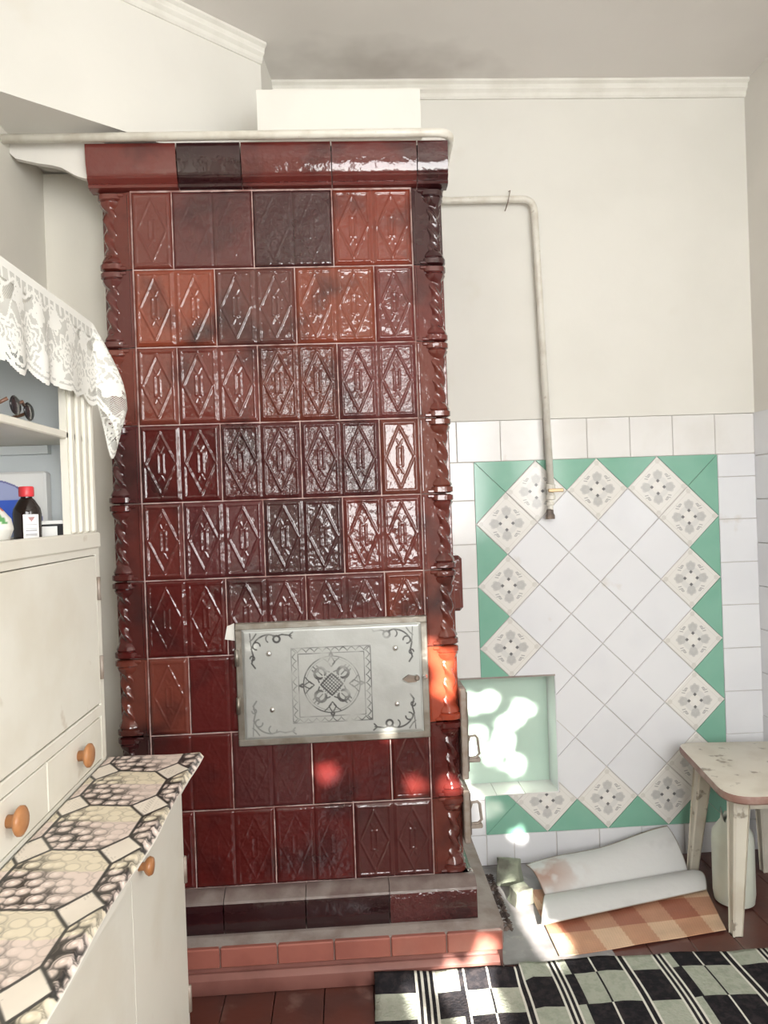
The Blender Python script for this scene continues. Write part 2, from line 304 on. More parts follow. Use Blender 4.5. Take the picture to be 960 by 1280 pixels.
# printed ornament mesh (one shared mesh)
nq = 84; hs = (Q - .0024) / 2
def fn(U, V):
    u = (U - .5) * 2; v = (V - .5) * 2; e = np.maximum(abs(u), abs(v)); a = u * hs; b = v * hs
    return (a - b) / math.sqrt(2), np.where(e > .985, .0012, 0.) + 0*u, (a + b) / math.sqrt(2)
vs, fs, U, V = grid(nq, nq, fn)
def ornament(x, z):
    c = np.tile(np.array([.78, .765, .73]), (len(x), 1)); ax, az = abs(x), abs(z); r = np.hypot(x, z)
    def lay(mask, col, k=1.0):
        m_ = np.clip(mask, 0, 1)[:, None] * k; c[:] = c * (1 - m_) + np.array(col) * m_
    s = lambda dd, w_: np.clip((w_ - dd) / .0012 + .5, 0, 1)
    lay(s(abs(r - .030), .009), (.64, .64, .625), .6)
    for (cx, cz) in ((.047, 0), (-.047, 0), (0, .047), (0, -.047)):
        lay(s(np.hypot(x-cx*.86, z-cz*.86), .0150), (.50, .50, .49), .75); lay(s(np.hypot(x-cx+(.009 if cx == 0 else 0), z-cz+(.009 if cz == 0 else 0)), .0085), (.50, .50, .49), .6); lay(s(np.hypot(x-cx-(.009 if cx == 0 else 0), z-cz-(.009 if cz == 0 else 0)), .0085), (.50, .50, .49), .6)
        lay(s(np.hypot(x - cx*1.18, z - cz*1.18), .006), (.50, .50, .49), .7)
    for (cx, cz) in ((.022, 0), (-.022, 0), (0, .022), (0, -.022)):
        lay(s(abs(x-cx) + abs(z-cz), .0070), (.16, .16, .165))
    lay(s(r, .0085), (.80, .79, .76)); 
    for (t, q_) in (((.030, .042), (.038, .034)), ((.042, .030), (.034, .038))):
        lay(s(segd(ax, az, (t[0]+.004, t[1]-.002), (t[0]-.002, t[1]+.004)) , .0), (0, 0, 0), 0)
    for a, b in (((.026, .045), (.033, .035)), ((.033, .035), (.043, .038)), ((.036, .028), (.046, .030)), ((.030, .046), (.036, .040))):
        lay(s(segd(ax, az, a, b), .0014), (.30, .30, .30), .85)
    lay(s(abs(np.maximum(ax, az) * .0 + ax + az - .088), .0016), (.64, .62, .58), .6)
    for (cx, cz) in ((.09, 0), (0, .09)):
        lay(s(np.hypot(ax-cx, az-cz), .0085), (.62, .60, .56), .7)
    return c
ocol = ornament(vs[:, 0], vs[:, 2])
ring = [i for i in range(nq)] ; 
orn_me = npmesh('patterned_tile', vs, fs[:, ::-1], M['printed_tile'], True, ocol)
def printed(a, b):
    cx, cz = P(a, b); poly = diamond(a, b)
    ps = niche_cut(poly)
    if len(ps) == 1 and parea(ps[0]) > .99 * parea(poly): o = link('patterned_tile', orn_me, WB, (cx, YT, cz)); return
    if not ps: return
    bm = bmesh.new(); bm.from_mesh(orn_me)
    kill = [f for f in bm.faces if (cx + f.calc_center_median().x < NX1 + .001 and NZ0 - .001 < cz + f.calc_center_median().z < NZ1 + .001)]
    bmesh.ops.delete(bm, geom=kill, context='FACES')
    if len(bm.faces) > 30: me = bpy.data.meshes.new('patterned_tile'); bm.to_mesh(me); me.materials.append(M['printed_tile']) if not me.materials else None; link('patterned_tile', me, WB, (cx, YT, cz))
    bm.free()
for k in range(6):
    for a in (1, 2, 3):
        if k in (0, 5): printed(a, k + .5)
        else: wall_tile('diamond_tile', diamond(a, k + .5), M['white_tile'])
for k in range(5):
    for a in (.5, 1.5, 2.5, 3.5):
        if a in (.5, 3.5): printed(a, k + 1)
        else: wall_tile('diamond_tile', diamond(a, k + 1), M['white_tile'])
G = M['green_tile']
for s_, b0, bs in ((1, 0, .5), (-1, 6, 5.5)):
    wall_tile('green_tile', [P(0, b0), P(.5, bs), P(1, b0)], G, .0006); wall_tile('green_tile', [P(3, b0), P(3.5, bs), P(4, b0)], G, .0006)
    wall_tile('green_tile', [P(1, b0), P(1.5, bs), P(2, b0)], G, .0006); wall_tile('green_tile', [P(2, b0), P(2.5, bs), P(3, b0)], G, .0006)
for a0, as_ in ((0, .5), (4, 3.5)):
    for k in range(6):
        wall_tile('green_tile', [P(a0, k), P(as_, k + .5), P(a0, k + 1)], G, .0006)
def rect(x0, x1, z0, z1): return [(x0, z0), (x1, z0), (x1, z1), (x0, z1)]
for k in range(7):
    x1 = 1.295 - .1517 * (6 - k) ; wall_tile('wall_tile', rect(x1 - .1517, x1, Z0, 1.535), M['white_tile_old'])
wall_tile('wall_tile', rect(1.295, XR, Z0, 1.535), M['white_tile_old'])
zz = [Z0, 1.262, 1.111, .961, .811, .65, .50, .36, .228, .106, 0]
for i in range(len(zz)-1): wall_tile('wall_tile', rect(.295, X0, zz[i+1], zz[i]), M['white_tile_old'] if i < 5 else M['white_tile'])
zz = [Z0, 1.315, 1.166, 1.015, .865, .713, .562, .412, .26, .108, 0]
for i in range(len(zz)-1): wall_tile('wall_tile', rect(X0 + 4*D, XR, zz[i+1], zz[i]), M['white_tile'])
xs = [X0, .537, .686, .837, .988, 1.14, X0 + 4*D]
for i in range(6): wall_tile('wall_tile', rect(xs[i], xs[i+1], 0, Z0 - 6*D), M['white_tile'])
# right wall tiles
yy = [YB - .004 - .1517*k for k in range(9)]; zz = [1.537, 1.385, 1.233, 1.081, .929, .777, .625, .473, .321, .169, .0]
for i in range(8):
    for j in range(10): MB().box((XR-.006+random.uniform(-.0005, .0005), yy[i+1]+.001, zz[j+1]+.001), (XR-.0005, yy[i]-.001, zz[j]-.001), bev=.001).obj('wall_tile', M['white_tile'], wr)

# ---------------------------------------------------------------- tiled stove
SX0, SX1, SY, RH, ZB = -.648, .299, 2.03, .2117, .2245
PW, CW = .109, (.947 - 7*.109) / 2
ST = thing('tiled_stove', 'tall heating stove clad in glossy dark red relief tiles, twisted columns at its corners', 'stove', ((SX0+SX1)/2, 2.27, 0))
ox, oy = ST.location.x, ST.location.y
def sl(x, y, z): return (x - ox, y - oy, z)
MB().box(sl(SX0+.090, SY+.0065, .1), sl(SX1-.090, YB-.02, 2.235)).obj('mortar_core', M['mortar'], ST)
MB().box(sl(SX0+.040, SY+.020, .1), sl(SX1-.040, YB-.02, 2.235)).obj('mortar_core', M['mortar'], ST)
MB().box(sl(SX0+.012, SY+.075, .1), sl(SX1-.012, YB-.02, 2.235)).obj('mortar_core', M['mortar'], ST)
def panel_h(u, v, w, amp, var=0):     # relief height; u across 0..w, v 0..RH
    cx, cz = w/2, RH/2; x = abs(u - cx); z = abs(v - cz); hw, hh = w/2 - .010, RH/2 - .011
    r = lambda dd, s_: np.exp(-(dd/s_)**2)
    box = np.maximum(np.abs(x - hw) * 1.0, 0); dframe = np.where((x <= hw) & (z <= hh), np.minimum(hw - x, hh - z), np.hypot(np.maximum(x-hw, 0), np.maximum(z-hh, 0)))
    h = .0030 * r(dframe, .0025) * 1.0
    dw, dh = hw - .004, hh - .008
    dd = np.abs(x/dw + z/dh - 1) * (dw*dh/math.hypot(dw, dh)); inside = (x < hw) & (z < hh)
    h += .0034 * r(dd, .0024) * inside
    h += .0028 * r(np.where(z < .026, np.abs(x - .007), 1), .0022) + .0022 * r(np.where(x < .010, np.abs(z - .027), 1), .0022)
    h += .0020 * r(np.where((z > .03) & (z < .05), np.abs(x - (z-.03)*.5), 1), .002)
    # stippled ground between frame and diamond
    h += .0006 * np.sin(u*900+v*400) * np.sin(v*800-u*300) * inside
    return h * amp
def tile_mesh(name, w, npan, amp, m, seed):
    nx, nz = int(w / .0022) + 1, 92; g = .0016
    def fn(U, V):
        u, v = U*w, V*RH; h = np.zeros_like(u)
        for k in range(npan):
            a = k * PW; mk_ = (u >= a) & (u < a + PW + 1e-6); h += np.where(mk_, panel_h(u - a, v, PW, amp), 0)
        if npan == 2: h -= .0022 * np.exp(-((u-PW)/.0022)**2)
        e = np.minimum(np.minimum(u, w-u), np.minimum(v, RH-v)); h -= .005 * np.exp(-(e/.0032)**2)
        h += .0022 * (fnoise(u*22, v*22, seed) - .5) + .0012 * (fnoise(u*90, v*90, seed+9) - .5)
        return g + u*(w-2*g)/w, -h, g + v*(RH-2*g)/RH
    vs, fs, U, V = grid(nx, nz, fn)
    # skirt
    I = np.arange(nx*nz).reshape(nx, nz); loop = list(I[:, 0]) + list(I[-1, 1:]) + list(I[-2::-1, -1]) + list(I[0, -2:0:-1])
    sk = vs[loop].copy(); sk[:, 1] = .014; o = len(vs); n_ = len(loop)
    fs2 = [(loop[i], o+i, o+(i+1) % n_, loop[(i+1) % n_]) for i in range(n_)]
    return npmesh(name, np.vstack([vs, sk]), list(map(tuple, fs)) + fs2, m, True)
tm = {k: [tile_mesh('stove_tile', 2*PW, 2, k, M['glaze_bumpy'] if k == 1.3 else M['glaze'], s_) for s_ in range(2)] for k in (.16, .45, .9, 1.3)}
pm = {k: tile_mesh('stove_tile', PW, 1, k, M['glaze'], 5) for k in (.5, 1.0)}
def corner_mesh(amp, with_panel, tsign=1):
    """right-hand corner tile, origin at its left bottom; width CW (+PW when it carries a panel)"""
    w = CW + (PW if with_panel else 0); off = w - CW; n, nz = 30, 64
    cx, cy = off + CW - .0340, .0335; R_ = .0355
    vs, fs = [], []
    for j in range(nz + 1):
        z = .0016 + (RH - .0032) * j / nz; t = z / RH; tt = min(t, 1 - t)
        if tt < .012: base = .0290
        elif tt < .085: base = R_
        elif tt < .10: base = .030
        elif tt < .21: base = .0335 - .0117 * ((tt - .10) / .11) ** 1.5
        else: base = .0218
        for k in range(n):
            th = 2*PI*k/n; tw = .0046 * (1 - 2*abs(math.sin((3*th + tsign*z*122)/2))**1.5) * min(1, max(0, (tt-.17)/.05)); fl = 1 + .04*math.cos(8*th) if .10 < tt < .21 else 1
            sq = 1.0
            if tt < .085: c_ = max(abs(math.cos(th)), abs(math.sin(th))); sq = min(1/c_, 1.10)
            r_ = (base + tw) * fl * (sq if tt >= .085 else sq*.95); vs.append((cx + r_*math.cos(th), cy + r_*math.sin(th), z))
    for j in range(nz):
        for k in range(n): k2 = (k+1) % n; fs.append((j*n+k, j*n+k2, (j+1)*n+k2, (j+1)*n+k))
    mb = MB().add(vs, fs + [tuple(range(n-1, -1, -1)), tuple(range(nz*n, nz*n+n))])
    xa, xb = off+.0016, off + CW - .042; mb.add([(xa, .0015, .0016), (xb, .015, .0016), (xb, .03, .0016), (xa, .03, .0016), (xa, .0015, RH-.0016), (xb, .015, RH-.0016), (xb, .03, RH-.0016), (xa, .03, RH-.0016)], [(0,3,2,1),(4,5,6,7),(0,1,5,4),(1,2,6,5),(2,3,7,6),(3,0,4,7)])
    mb.box((off+.018, .004, .0016), (off + CW - .036, .03, .012), bev=.003); mb.box((off+.018, .004, RH-.012), (off + CW - .036, .03, RH-.0016), bev=.003)
    mb.box((off+.004, .0005, .006), (off + .010, .02, RH-.006), bev=.002)
    mb.box((off+CW-.06, .036, .0016), (off+CW-.012, CW-.002, RH-.0016), bev=.002)
    mb.box((off+CW-.03, .05, .0016), (off+CW-.001, CW-.002, RH-.0016), bev=.003)
    me = mb.mesh('corner_tile', M['glaze'], 40)
    if with_panel:
        bm = bmesh.new(); bm.from_mesh(me); bm.from_mesh(pm[1.0 if amp > .6 else .5]); bm.to_mesh(me); bm.free()
    return me
cm = {(a, b): corner_mesh(a, b) for a in (1, .5) for b in (True, False)}
cml = {}
for k_ in cm:
    m2 = corner_mesh(k_[0], k_[1], -1); bm = bmesh.new(); bm.from_mesh(m2)
    for v in bm.verts: v.co.x = (CW + (PW if k_[1] else 0)) - v.co.x
    bmesh.ops.reverse_faces(bm, faces=bm.faces[:]); bm.to_mesh(m2); bm.free(); cml[k_] = m2
C_ = dict(R=(.125, .026, .020), O=(.20, .042, .022), D=(.05, .014, .015), M=(.085, .020, .020), V=(.085, .011, .010), B=(.15, .034, .024), K=(.028, .008, .010), P=(.12, .032, .028), S=(.13, .026, .018), F=(.26, .045, .02))  # F paints the sunlit orange of one right corner tile into its glaze
def jit(c):
    k = random.uniform(.88, 1.14); return (c[0]*k, c[1]*k*random.uniform(.9, 1.1), c[2]*k, 1)
# colour letters per row from the top: left corner, tiles, right corner; relief strength
rows = [('R', 'MDOB', 'D', .16), ('P', 'OPOR', 'R', .9), ('B', 'BSP', 'R', 1.3), ('M', 'VMMD', 'B', 1.3), ('R', 'MDR', 'R', .9),
        ('V', 'VMMR', 'S', .9), ('B', 'VVV', 'F', .16), ('V', 'VMVV', 'V', .16), ('V', 'VVM', 'R', .16)]
hole = (-.316, .209, .61, .95)
for i, (lc, ts, rc, amp) in enumerate(rows):
    z = ZB + RH * (8 - i); lp = (i % 2 == 0) if i != 0 else True
    # rows 1,3,5.. : panel joined to the left corner ; rows 2,4.. : joined to the right corner
    x = SX0
    o = link('corner_tile', cml[(1 if amp > .5 else .5, lp)], ST, sl(x, SY, z)); o.color = jit(C_[lc]); x += CW + (PW if lp else 0)
    if i == 0: seq = 'MDOB'[:3]
    for j in range(3):
        t = ts[j]; a = amp
        if i == 0 and j == 2: a = .9
        if i in (2, 3) and j == 0: a = .9
        if i == 5 and j == 0: a = .45
        if i == 8 and j == 2: a = .9
        o = link('stove_tile', tm[a][(i+j) % 2], ST, sl(x, SY, z)); o.color = jit(C_[t]); x += 2*PW
    rp = not lp
    o = link('corner_tile', cm[(1 if amp > .5 or i == 0 else .5, rp)], ST, sl(x, SY, z)); o.color = jit(C_[rc])
    # sides
    for side in (0, 1):
        for j in range(2):
            y0 = SY + CW + j * .197; me = tm[.45][(i+j) % 2]
            if side: o = link('stove_tile', me, ST, sl(SX1, y0, z), PI/2)
            else: o = link('stove_tile', me, ST, sl(SX0, y0+.196, z), -PI/2)
            o.scale.x = .9; o.color = jit(C_[random.choice('VMR')])
# cornice row
zc = ZB + 9*RH + .003
cprof = [(-.03, 0), (.000, 0), (.010, .003), (.013, .009), (.009, .014), (.014, .018), (.020, .024), (.017, .031), (.020, .036), (.026, .060), (.029, .100), (.029, .112), (-.03, .112)]
def onx(u): return {107: -.664, 215: -.418, 294: -.245, 408: -.003 - .0, 519: .226, 556: .3}[u]
cx = [-.664, -.423, -.252, -.008, .226, .312]
for i, c in enumerate('RKRRM'):
    mb = MB().extrude(cprof, (cx[i]+.0015-ox, SY-oy, zc), (cx[i+1]-.0015-ox, SY-oy, zc), (0, -1, 0)); o = mb.obj('cornice_tile', M['glaze'], ST, 35); o.color = jit(C_[c])
for sgn, xx in ((1, SX1), (-1, SX0)):
    for j in range(2):
        mb = MB().extrude([(a*.5, b) for a, b in cprof], (xx-ox, SY+.034+j*.225-oy, zc), (xx-ox, SY+.034+j*.225+.222-oy, zc), (sgn, 0, 0)); o = mb.obj('cornice_tile', M['glaze'], ST, 35); o.color = jit(C_['R'])
# base band below the body
bprof = [(-.03, 0), (.045, 0), (.049, .006), (.050, .080), (.047, .086), (.034, .090), (.026, .096), (.010, .101), (-.03, .101)]
bx = [-.668, -.59, -.367, -.148, .078, .318]
for i, c in enumerate('KKKKM'):
    mb = MB().extrude(bprof, (bx[i]+.0015-ox, SY-oy, .122), (bx[i+1]-.0015-ox, SY-oy, .122), (0, -1, 0)); o = mb.obj('base_tile', M['glaze_bumpy'] if i == 4 else M['glaze'], ST, 35); o.color = jit(C_[c])
for j in range(2):
    mb = MB().extrude([(a*.4, b) for a, b in bprof], (SX1-ox, SY+j*.24-oy, .122), (SX1-ox, SY+j*.24+.237-oy, .122), (1, 0, 0)); o = mb.obj('base_tile', M['glaze'], ST, 35); o.color = jit(C_['M'])
M['dusty_glaze'] = mat('dusty_dark_glaze', (.16, .115, .105), .28, .0025, 30, (.26, .22, .20), 14, .4, .65, coords='World')
for i in range(5): MB().extrude([(.0, 0), (.044, 0), (.050, .004), (.048, .010), (.036, .015), (.026, .022), (.012, .0265), (.0, .0265)], (bx[i]+.0015-ox, SY-oy, .200), (bx[i+1]-.0005-ox, SY-oy, .200), (0, -1, 0)).obj('base_moulding', M['dusty_glaze'], ST, 35)
# stepped plinth
pl = MB(); zt = .118
foot = [(-.70, 1.938), (.358, 1.938), (.378, 1.965), (.378, YB-.006), (-.70, YB-.006)]
pl.add([sl(x, y, .0) for x, y in foot] + [sl(x, y, .066) for x, y in foot], [tuple(range(4, -1, -1)), tuple(range(5, 10))] + [(i, (i+1) % 5, 5+(i+1) % 5, 5+i) for i in range(5)])
pl.obj('plinth', M['base_paint'], ST)
pm2 = MB(); top = [(-.70, 1.936), (.36, 1.936), (.383, 1.966), (.383, YB-.006), (-.70, YB-.006)]; top2 = [(-.69, 1.972), (.322, 1.972), (.322, 1.99), (.322, YB-.006), (-.69, YB-.006)]
pm2.add([sl(x, y, .064) for x, y in top] + [sl(x, y, .116) for x, y in top] + [sl(x, y, .124) for x, y in top2], [tuple(range(4, -1, -1)), tuple(range(10, 15))] + [(i, (i+1) % 5, 5+(i+1) % 5, 5+i) for i in range(5)] + [(5+i, 5+(i+1) % 5, 10+(i+1) % 5, 10+i) for i in range(5)])
pm2.obj('plinth_ledge', M['cement'], ST)
MB().extrude([(-.005, 0), (.016, 0), (.020, .006), (.020, .040), (.014, .047), (.008, .052), (-.005, .052)], (-.70-ox, 1.938-oy, 0), (.362-ox, 1.938-oy, 0), (0, -1, 0)).obj('plinth_moulding', M['base_paint'], ST, 35)
px = [-.70, -.52, -.371, -.222, -.074, .075, .223, .374]
for i in range(7): MB().box(sl(px[i]+.0013, 1.927, .066), sl(px[i+1]-.0013, 1.945, .117), bev=.003).obj('plinth_tile', M['plinth'], ST)

# firebox door
FD = link('firebox_door', None, ST, sl(-.0535, SY-.006, .78))
hx, hz = .2625, .168
fr = MB(); fi = .019
for a, b in (((-hx, -.008, -hz), (hx, .012, -hz+fi)), ((-hx, -.008, hz-fi), (hx, .012, hz)), ((-hx, -.008, -hz+fi), (-hx+fi, .012, hz-fi)), ((hx-fi, -.008, -hz+fi), (hx, .012, hz-fi))): fr.box(a, b, bev=.0025)
fr.obj('door_frame', M['steel_frame'], FD)
dw, dh = .2445, .150; ng, mg = 330, 204
vs, fs, U, V = grid(ng, mg, lambda U, V: ((U-.5)*2*dw, -.011 + .004*np.exp(-(np.minimum(np.minimum(U, 1-U)*2*dw, np.minimum(V, 1-V)*2*dh)/.004)**2), (V-.5)*2*dh))
x, z = vs[:, 0], vs[:, 2]
ink = np.zeros(len(x))
def stroke(pts, w_=.0013, k=1.0, X=None, Zz=None):
    w_ = w_*1.28
    X = x if X is None else X; Zz = z if Zz is None else Zz
    for a, b in zip(pts[:-1], pts[1:]): ink[:] = np.maximum(ink, k*np.clip((w_ - segd(X, Zz, a, b))/.0012 + .5, 0, 1))
cx0, cz0 = -.004, -.008; x1_, z1_ = x - cx0, z - cz0; s1, s2 = .108, .102; i1, i2 = .090, .086
for a, b in ((s1, s2), (i1, i2)): stroke([(-a, -b), (a, -b), (a, b), (-a, b), (-a, -b)], .0010, .9, x1_, z1_)
# chain border: overlapping arcs between the two squares
m_ = (s1+i1)/2; m2_ = (s2+i2)/2; pitch = .0225
dx = (x1_ + 10*pitch) % pitch - pitch/2; dz = (z1_ + 10*pitch) % pitch - pitch/2
for dd, q_, lim in ((dx, abs(z1_) - i2, abs(x1_) < s1), (dz, abs(x1_) - i1, abs(z1_) < s2)):
    v_ = np.abs(q_ - (.003 + .012*(1 - np.abs(dd)/(pitch/2))**.6)); ok = lim & (q_ > 0) & (q_ < .017); ink = np.maximum(ink, ok * np.clip((.0013 - v_*.8)/.0012 + .5, 0, 1))
r = np.hypot(x1_, z1_); ink = np.maximum(ink, np.clip((.0016 - abs(r-.077))/.0012 + .5, 0, 1)); ink = np.maximum(ink, .6*np.clip((.0008 - abs(r-.071))/.0012 + .5, 0, 1))
ax_, az_ = abs(x1_), abs(z1_)
def arc(cx, cz, rr, t0, t1, n=12): return [(cx+rr*math.cos(t0+(t1-t0)*i/n), cz+rr*math.sin(t0+(t1-t0)*i/n)) for i in range(n+1)]
for a_, b_ in ((ax_, az_), (az_, ax_)):
    stroke(arc(.033, .030, .015, -PI*.6, PI*1.1), .0016, 1, a_, b_); stroke([(.006, .034), (.020, .040), (.031, .047)], .0014, 1, a_, b_)
    stroke([(0, .078), (.010, .060), (.0, .048)], .0012, 1, a_, b_); stroke([(.022, .072), (.010, .062), (.004, .055)], .0012, 1, a_, b_); stroke([(.0, .088), (.004, .080)], .002, 1, a_, b_)
    stroke([(.038, .036), (.047, .034), (.052, .040)], .0015, 1, a_, b_)
stroke([(.0, .030), (.030, 0)], .0018, 1, ax_, az_); stroke([(.026, .026), (.050, .050)], .0012, 1, ax_, az_)
for a_ in (-.02, -.01, 0, .01, .02):
    ink = np.maximum(ink, (r < .028) * np.clip((.0012 - abs(x1_+z1_-a_)/1.41)/.0012 + .5, 0, 1)); ink = np.maximum(ink, (r < .028) * np.clip((.0012 - abs(x1_-z1_-a_)/1.41)/.0012 + .5, 0, 1))
# corner scrolls
for sx_, sz_, full in ((-1, 1, 1), (1, 1, 1), (1, -1, 1), (-1, -1, .55)):
    a_, b_ = x * sx_, z * sz_
    for pts, w_ in ((arc(.170, .085, .050, .25, PI*.5), .0017), ([(.170, .135), (.150, .130), (.135, .134), (.110, .130)], .0015), (arc(.150, .122, .009, 0, 2*PI), .0022), (arc(.168, .124, .011, -1, 3), .0014),
                    (arc(.205, .105, .010, -PI*.5, PI), .0016), ([(.219, .098), (.214, .078), (.219, .058), (.210, .045)], .0017), (arc(.217, .072, .006, 0, 5), .0016), ([(.205, .138), (.214, .125), (.222, .118)], .0014), ([(.108, .122), (.116, .131), (.106, .139)], .0015), ([(.222, .140), (.219, .100)], .001)):
        if full < 1 and w_ > .0016 and pts[0][0] < .2: continue
        stroke(pts, w_, full, a_, b_)
stc = np.tile(np.array([.47, .485, .465]), (len(x), 1)) * (1 + .12*(fnoise(x*6, z*6, 3)-.5))[:, None]
stc = stc*(1-ink[:, None]*.93) + np.array([.05, .05, .05])*ink[:, None]*.93
link('door_plate', npmesh('door_plate', vs, fs[:, ::-1], M['steel'], True, stc), FD)
for sx_, sz_ in ((-.172, .083), (.173, .083), (-.168, -.070), (.173, -.070)): MB().lathe([(.0085, 0), (.008, .003), (.005, .006), (.001, .007)], (sx_, -.009, sz_), 14, 'Y').obj('rivet', M['chrome'], FD, True)
lt = MB(); lt.add([(.190, -.022, -.002), (.205, -.022, .009), (.228, -.022, .006), (.228, -.022, -.010), (.205, -.022, -.011), (.190, -.012, -.002), (.205, -.012, .009), (.228, -.012, .006), (.228, -.012, -.010), (.205, -.012, -.011)], [(0, 1, 2, 3, 4), (9, 8, 7, 6, 5)] + [(i, (i+1) % 5, 5+(i+1) % 5, 5+i) for i in range(5)])
lt.lathe([(.0075, 0), (.0075, .012), (.004, .015)], (.229, -.010, 0), 12, 'Y').obj('latch', M['iron'], FD, 40)
MB().lathe([(.0065, 0), (.0065, .012), (.004, .016)], (.252, -.006, .002), 12, 'Y').obj('latch_pin', M['chrome'], FD, 40)
for zz_ in (.075, -.055): MB().tube([(-hx+.004, -.012, zz_-.022), (-hx+.004, -.012, zz_+.022)], .006, 10).obj('hinge', M['steel_frame'], FD, True)
MB().add([sl(-.345, SY-.003, .905), sl(-.318, SY-.003, .90), sl(-.318, SY-.003, .948), sl(-.338, SY-.003, .94), sl(-.345, SY+.012, .905), sl(-.318, SY+.012, .90), sl(-.318, SY+.012, .948), sl(-.338, SY+.012, .94)], [(0,1,2,3), (0,4,5,1), (1,5,6,2), (2,6,7,3), (3,7,4,0)]).obj('filler_patch', M['trim'], ST)
# doors on the stove's right side
for nm, z0, z1, hz_ in (('stoking_door', .48, .735, .566), ('ash_door', .30, .45, .378)):
    dd = link(nm, None, ST, sl(SX1+.002, 2.04, 0))
    MB().box((-.004, .0, z0), (.014, .24, z1), bev=.003).obj('door_frame', M['rust_iron'], dd)
    MB().box((.012, .018, z0+.014), (.020, .22, z1-.014), bev=.003).obj('door_leaf', M['iron'], dd)
    MB().tube([(.016, .030, hz_-.036), (.040, .030, hz_-.034), (.050, .030, hz_-.024), (.046, .030, hz_+.020), (.040, .030, hz_+.028), (.024, .030, hz_+.026), (.018, .030, hz_+.010)], .0042, 8).box((.010, .020, hz_-.046), (.052, .042, hz_-.034), bev=.003).obj('handle', M['rust_iron'], dd, 40)
cl = link('cleanout_cover', MB().box((0, 0, 0), (.036, .11, .165), bev=.010).mesh('cleanout_cover', M['glaze'], 30), ST, sl(SX1, 2.16, .935)); cl.color = (.13, .03, .022, 1)

# ---------------------------------------------------------------- pipe
def fillet(pts, rr, n=8):
    out = [Vector(pts[0])]
    for i in range(1, len(pts)-1):
        a, b, c = Vector(pts[i-1]), Vector(pts[i]), Vector(pts[i+1]); u, v = (a-b).normalized(), (c-b).normalized()
        p, q = b + u*rr, b + v*rr
        for k in range(n+1): t = k/n; out.append(p*(1-t)**2 + b*2*t*(1-t) + q*t*t)
    out.append(Vector(pts[-1])); return out
PP = thing('gas_pipe', 'cream painted pipe bending round the stove top and down the wall to a tap', 'pipe', (.69, 2.47, 1.2))
po = PP.location; L_ = lambda *p: Vector(p) - po
path = fillet([(XL+.002, 1.985, 2.252), (.318, 1.985, 2.258), (.345, 2.478, 2.278), (.672, 2.478, 2.280), (.697, 2.478, 1.30)], .045)
# widen the bend over the stove corner, the others stay tight
MB().tube([p - po for p in path], .0118, 14, caps=True).obj('tube', M['pipe'], PP, True)
MB().lathe([(.010, -.03), (.0155, -.028), (.0155, -.014), (.012, -.012), (.012, .004), (.016, .006), (.016, .022), (.012, .024)], L_(.697, 2.478, 1.285), 12).obj('tap_body', M['pipe'], PP, 30)
MB().tube([L_(.697, 2.47, 1.287), L_(.697, 2.452, 1.287)], .007, 8).box(L_(.680, 2.446, 1.281), L_(.732, 2.454, 1.293), bev=.002).obj('tap_handle', M['brass'], PP, 30)
MB().lathe([(.009, 0), (.009, .02), (.013, .022), (.013, .032), (.009, .034), (.009, .045)], L_(.694, 2.478, 1.215), 12).obj('pipe_stub', M['pipe'], PP, 30)
MB().lathe([(.016, 0), (.016, .012), (.012, .02), (.012, .03), (.009, .034)], L_(.692, 2.478, 1.19), 8).obj('end_cap', M['iron'], PP, 30)
MB().tube([L_(.592, 2.50, 2.315), L_(.588, 2.462, 2.302), L_(.584, 2.458, 2.285), L_(.580, 2.463, 2.265), L_(.575, 2.49, 2.245)], .0019, 6).obj('pipe_hook', M['rust_iron'], PP, True)

# ---------------------------------------------------------------- buffet
BX, BY1, BY0 = -.478, 1.440, .35
LX = -.338; BB = XL + .004; ZT = .783
BF = thing('kitchen_buffet', 'old cream painted kitchen buffet with open shelf, flap door and wooden knobs', 'cabinet', (-.6, .9, 0))
b0 = BF.location; B = lambda x, y, z: (x-b0.x, y-b0.y, z-b0.z)
F_ = M['furniture']
lo = MB(); lo.box(B(BB, BY0, .06), B(LX-.018, BY1-.002, .762)); lo.obj('lower_body', F_, BF)
MB().box(B(BB, BY0-.01, 0), B(LX-.04, BY1-.02, .06)).obj('plinth', F_, BF)
MB().box(B(BB, BY0, .762), B(-.304, BY1+.004, .781), bev=.003).obj('worktop', F_, BF)
for y1, y0, yk, zk in ((1.436, 1.106, 1.145, .712), (1.103, .763, .82, .675), (.760, .36, .70, .68)):
    dl = MB().box(B(LX-.018, y0+.0004, .07), B(LX, y1-.0004, .755)).obj('door', F_, BF)
    if y1 > 1.4:
        for hz2 in (.565, .315): MB().tube([B(LX+.001, y1-.001, hz2-.025), B(LX+.001, y1-.001, hz2+.025)], .0045, 8).obj('hinge', M['rust_iron'], dl, True)
    MB().lathe([(.007, 0), (.006, .008), (.012, .012), (.0145, .016), (.0125, .021), (.004, .023)], B(LX, yk, zk), 16, 'X').obj('knob', M['wood_knob'], dl, True)
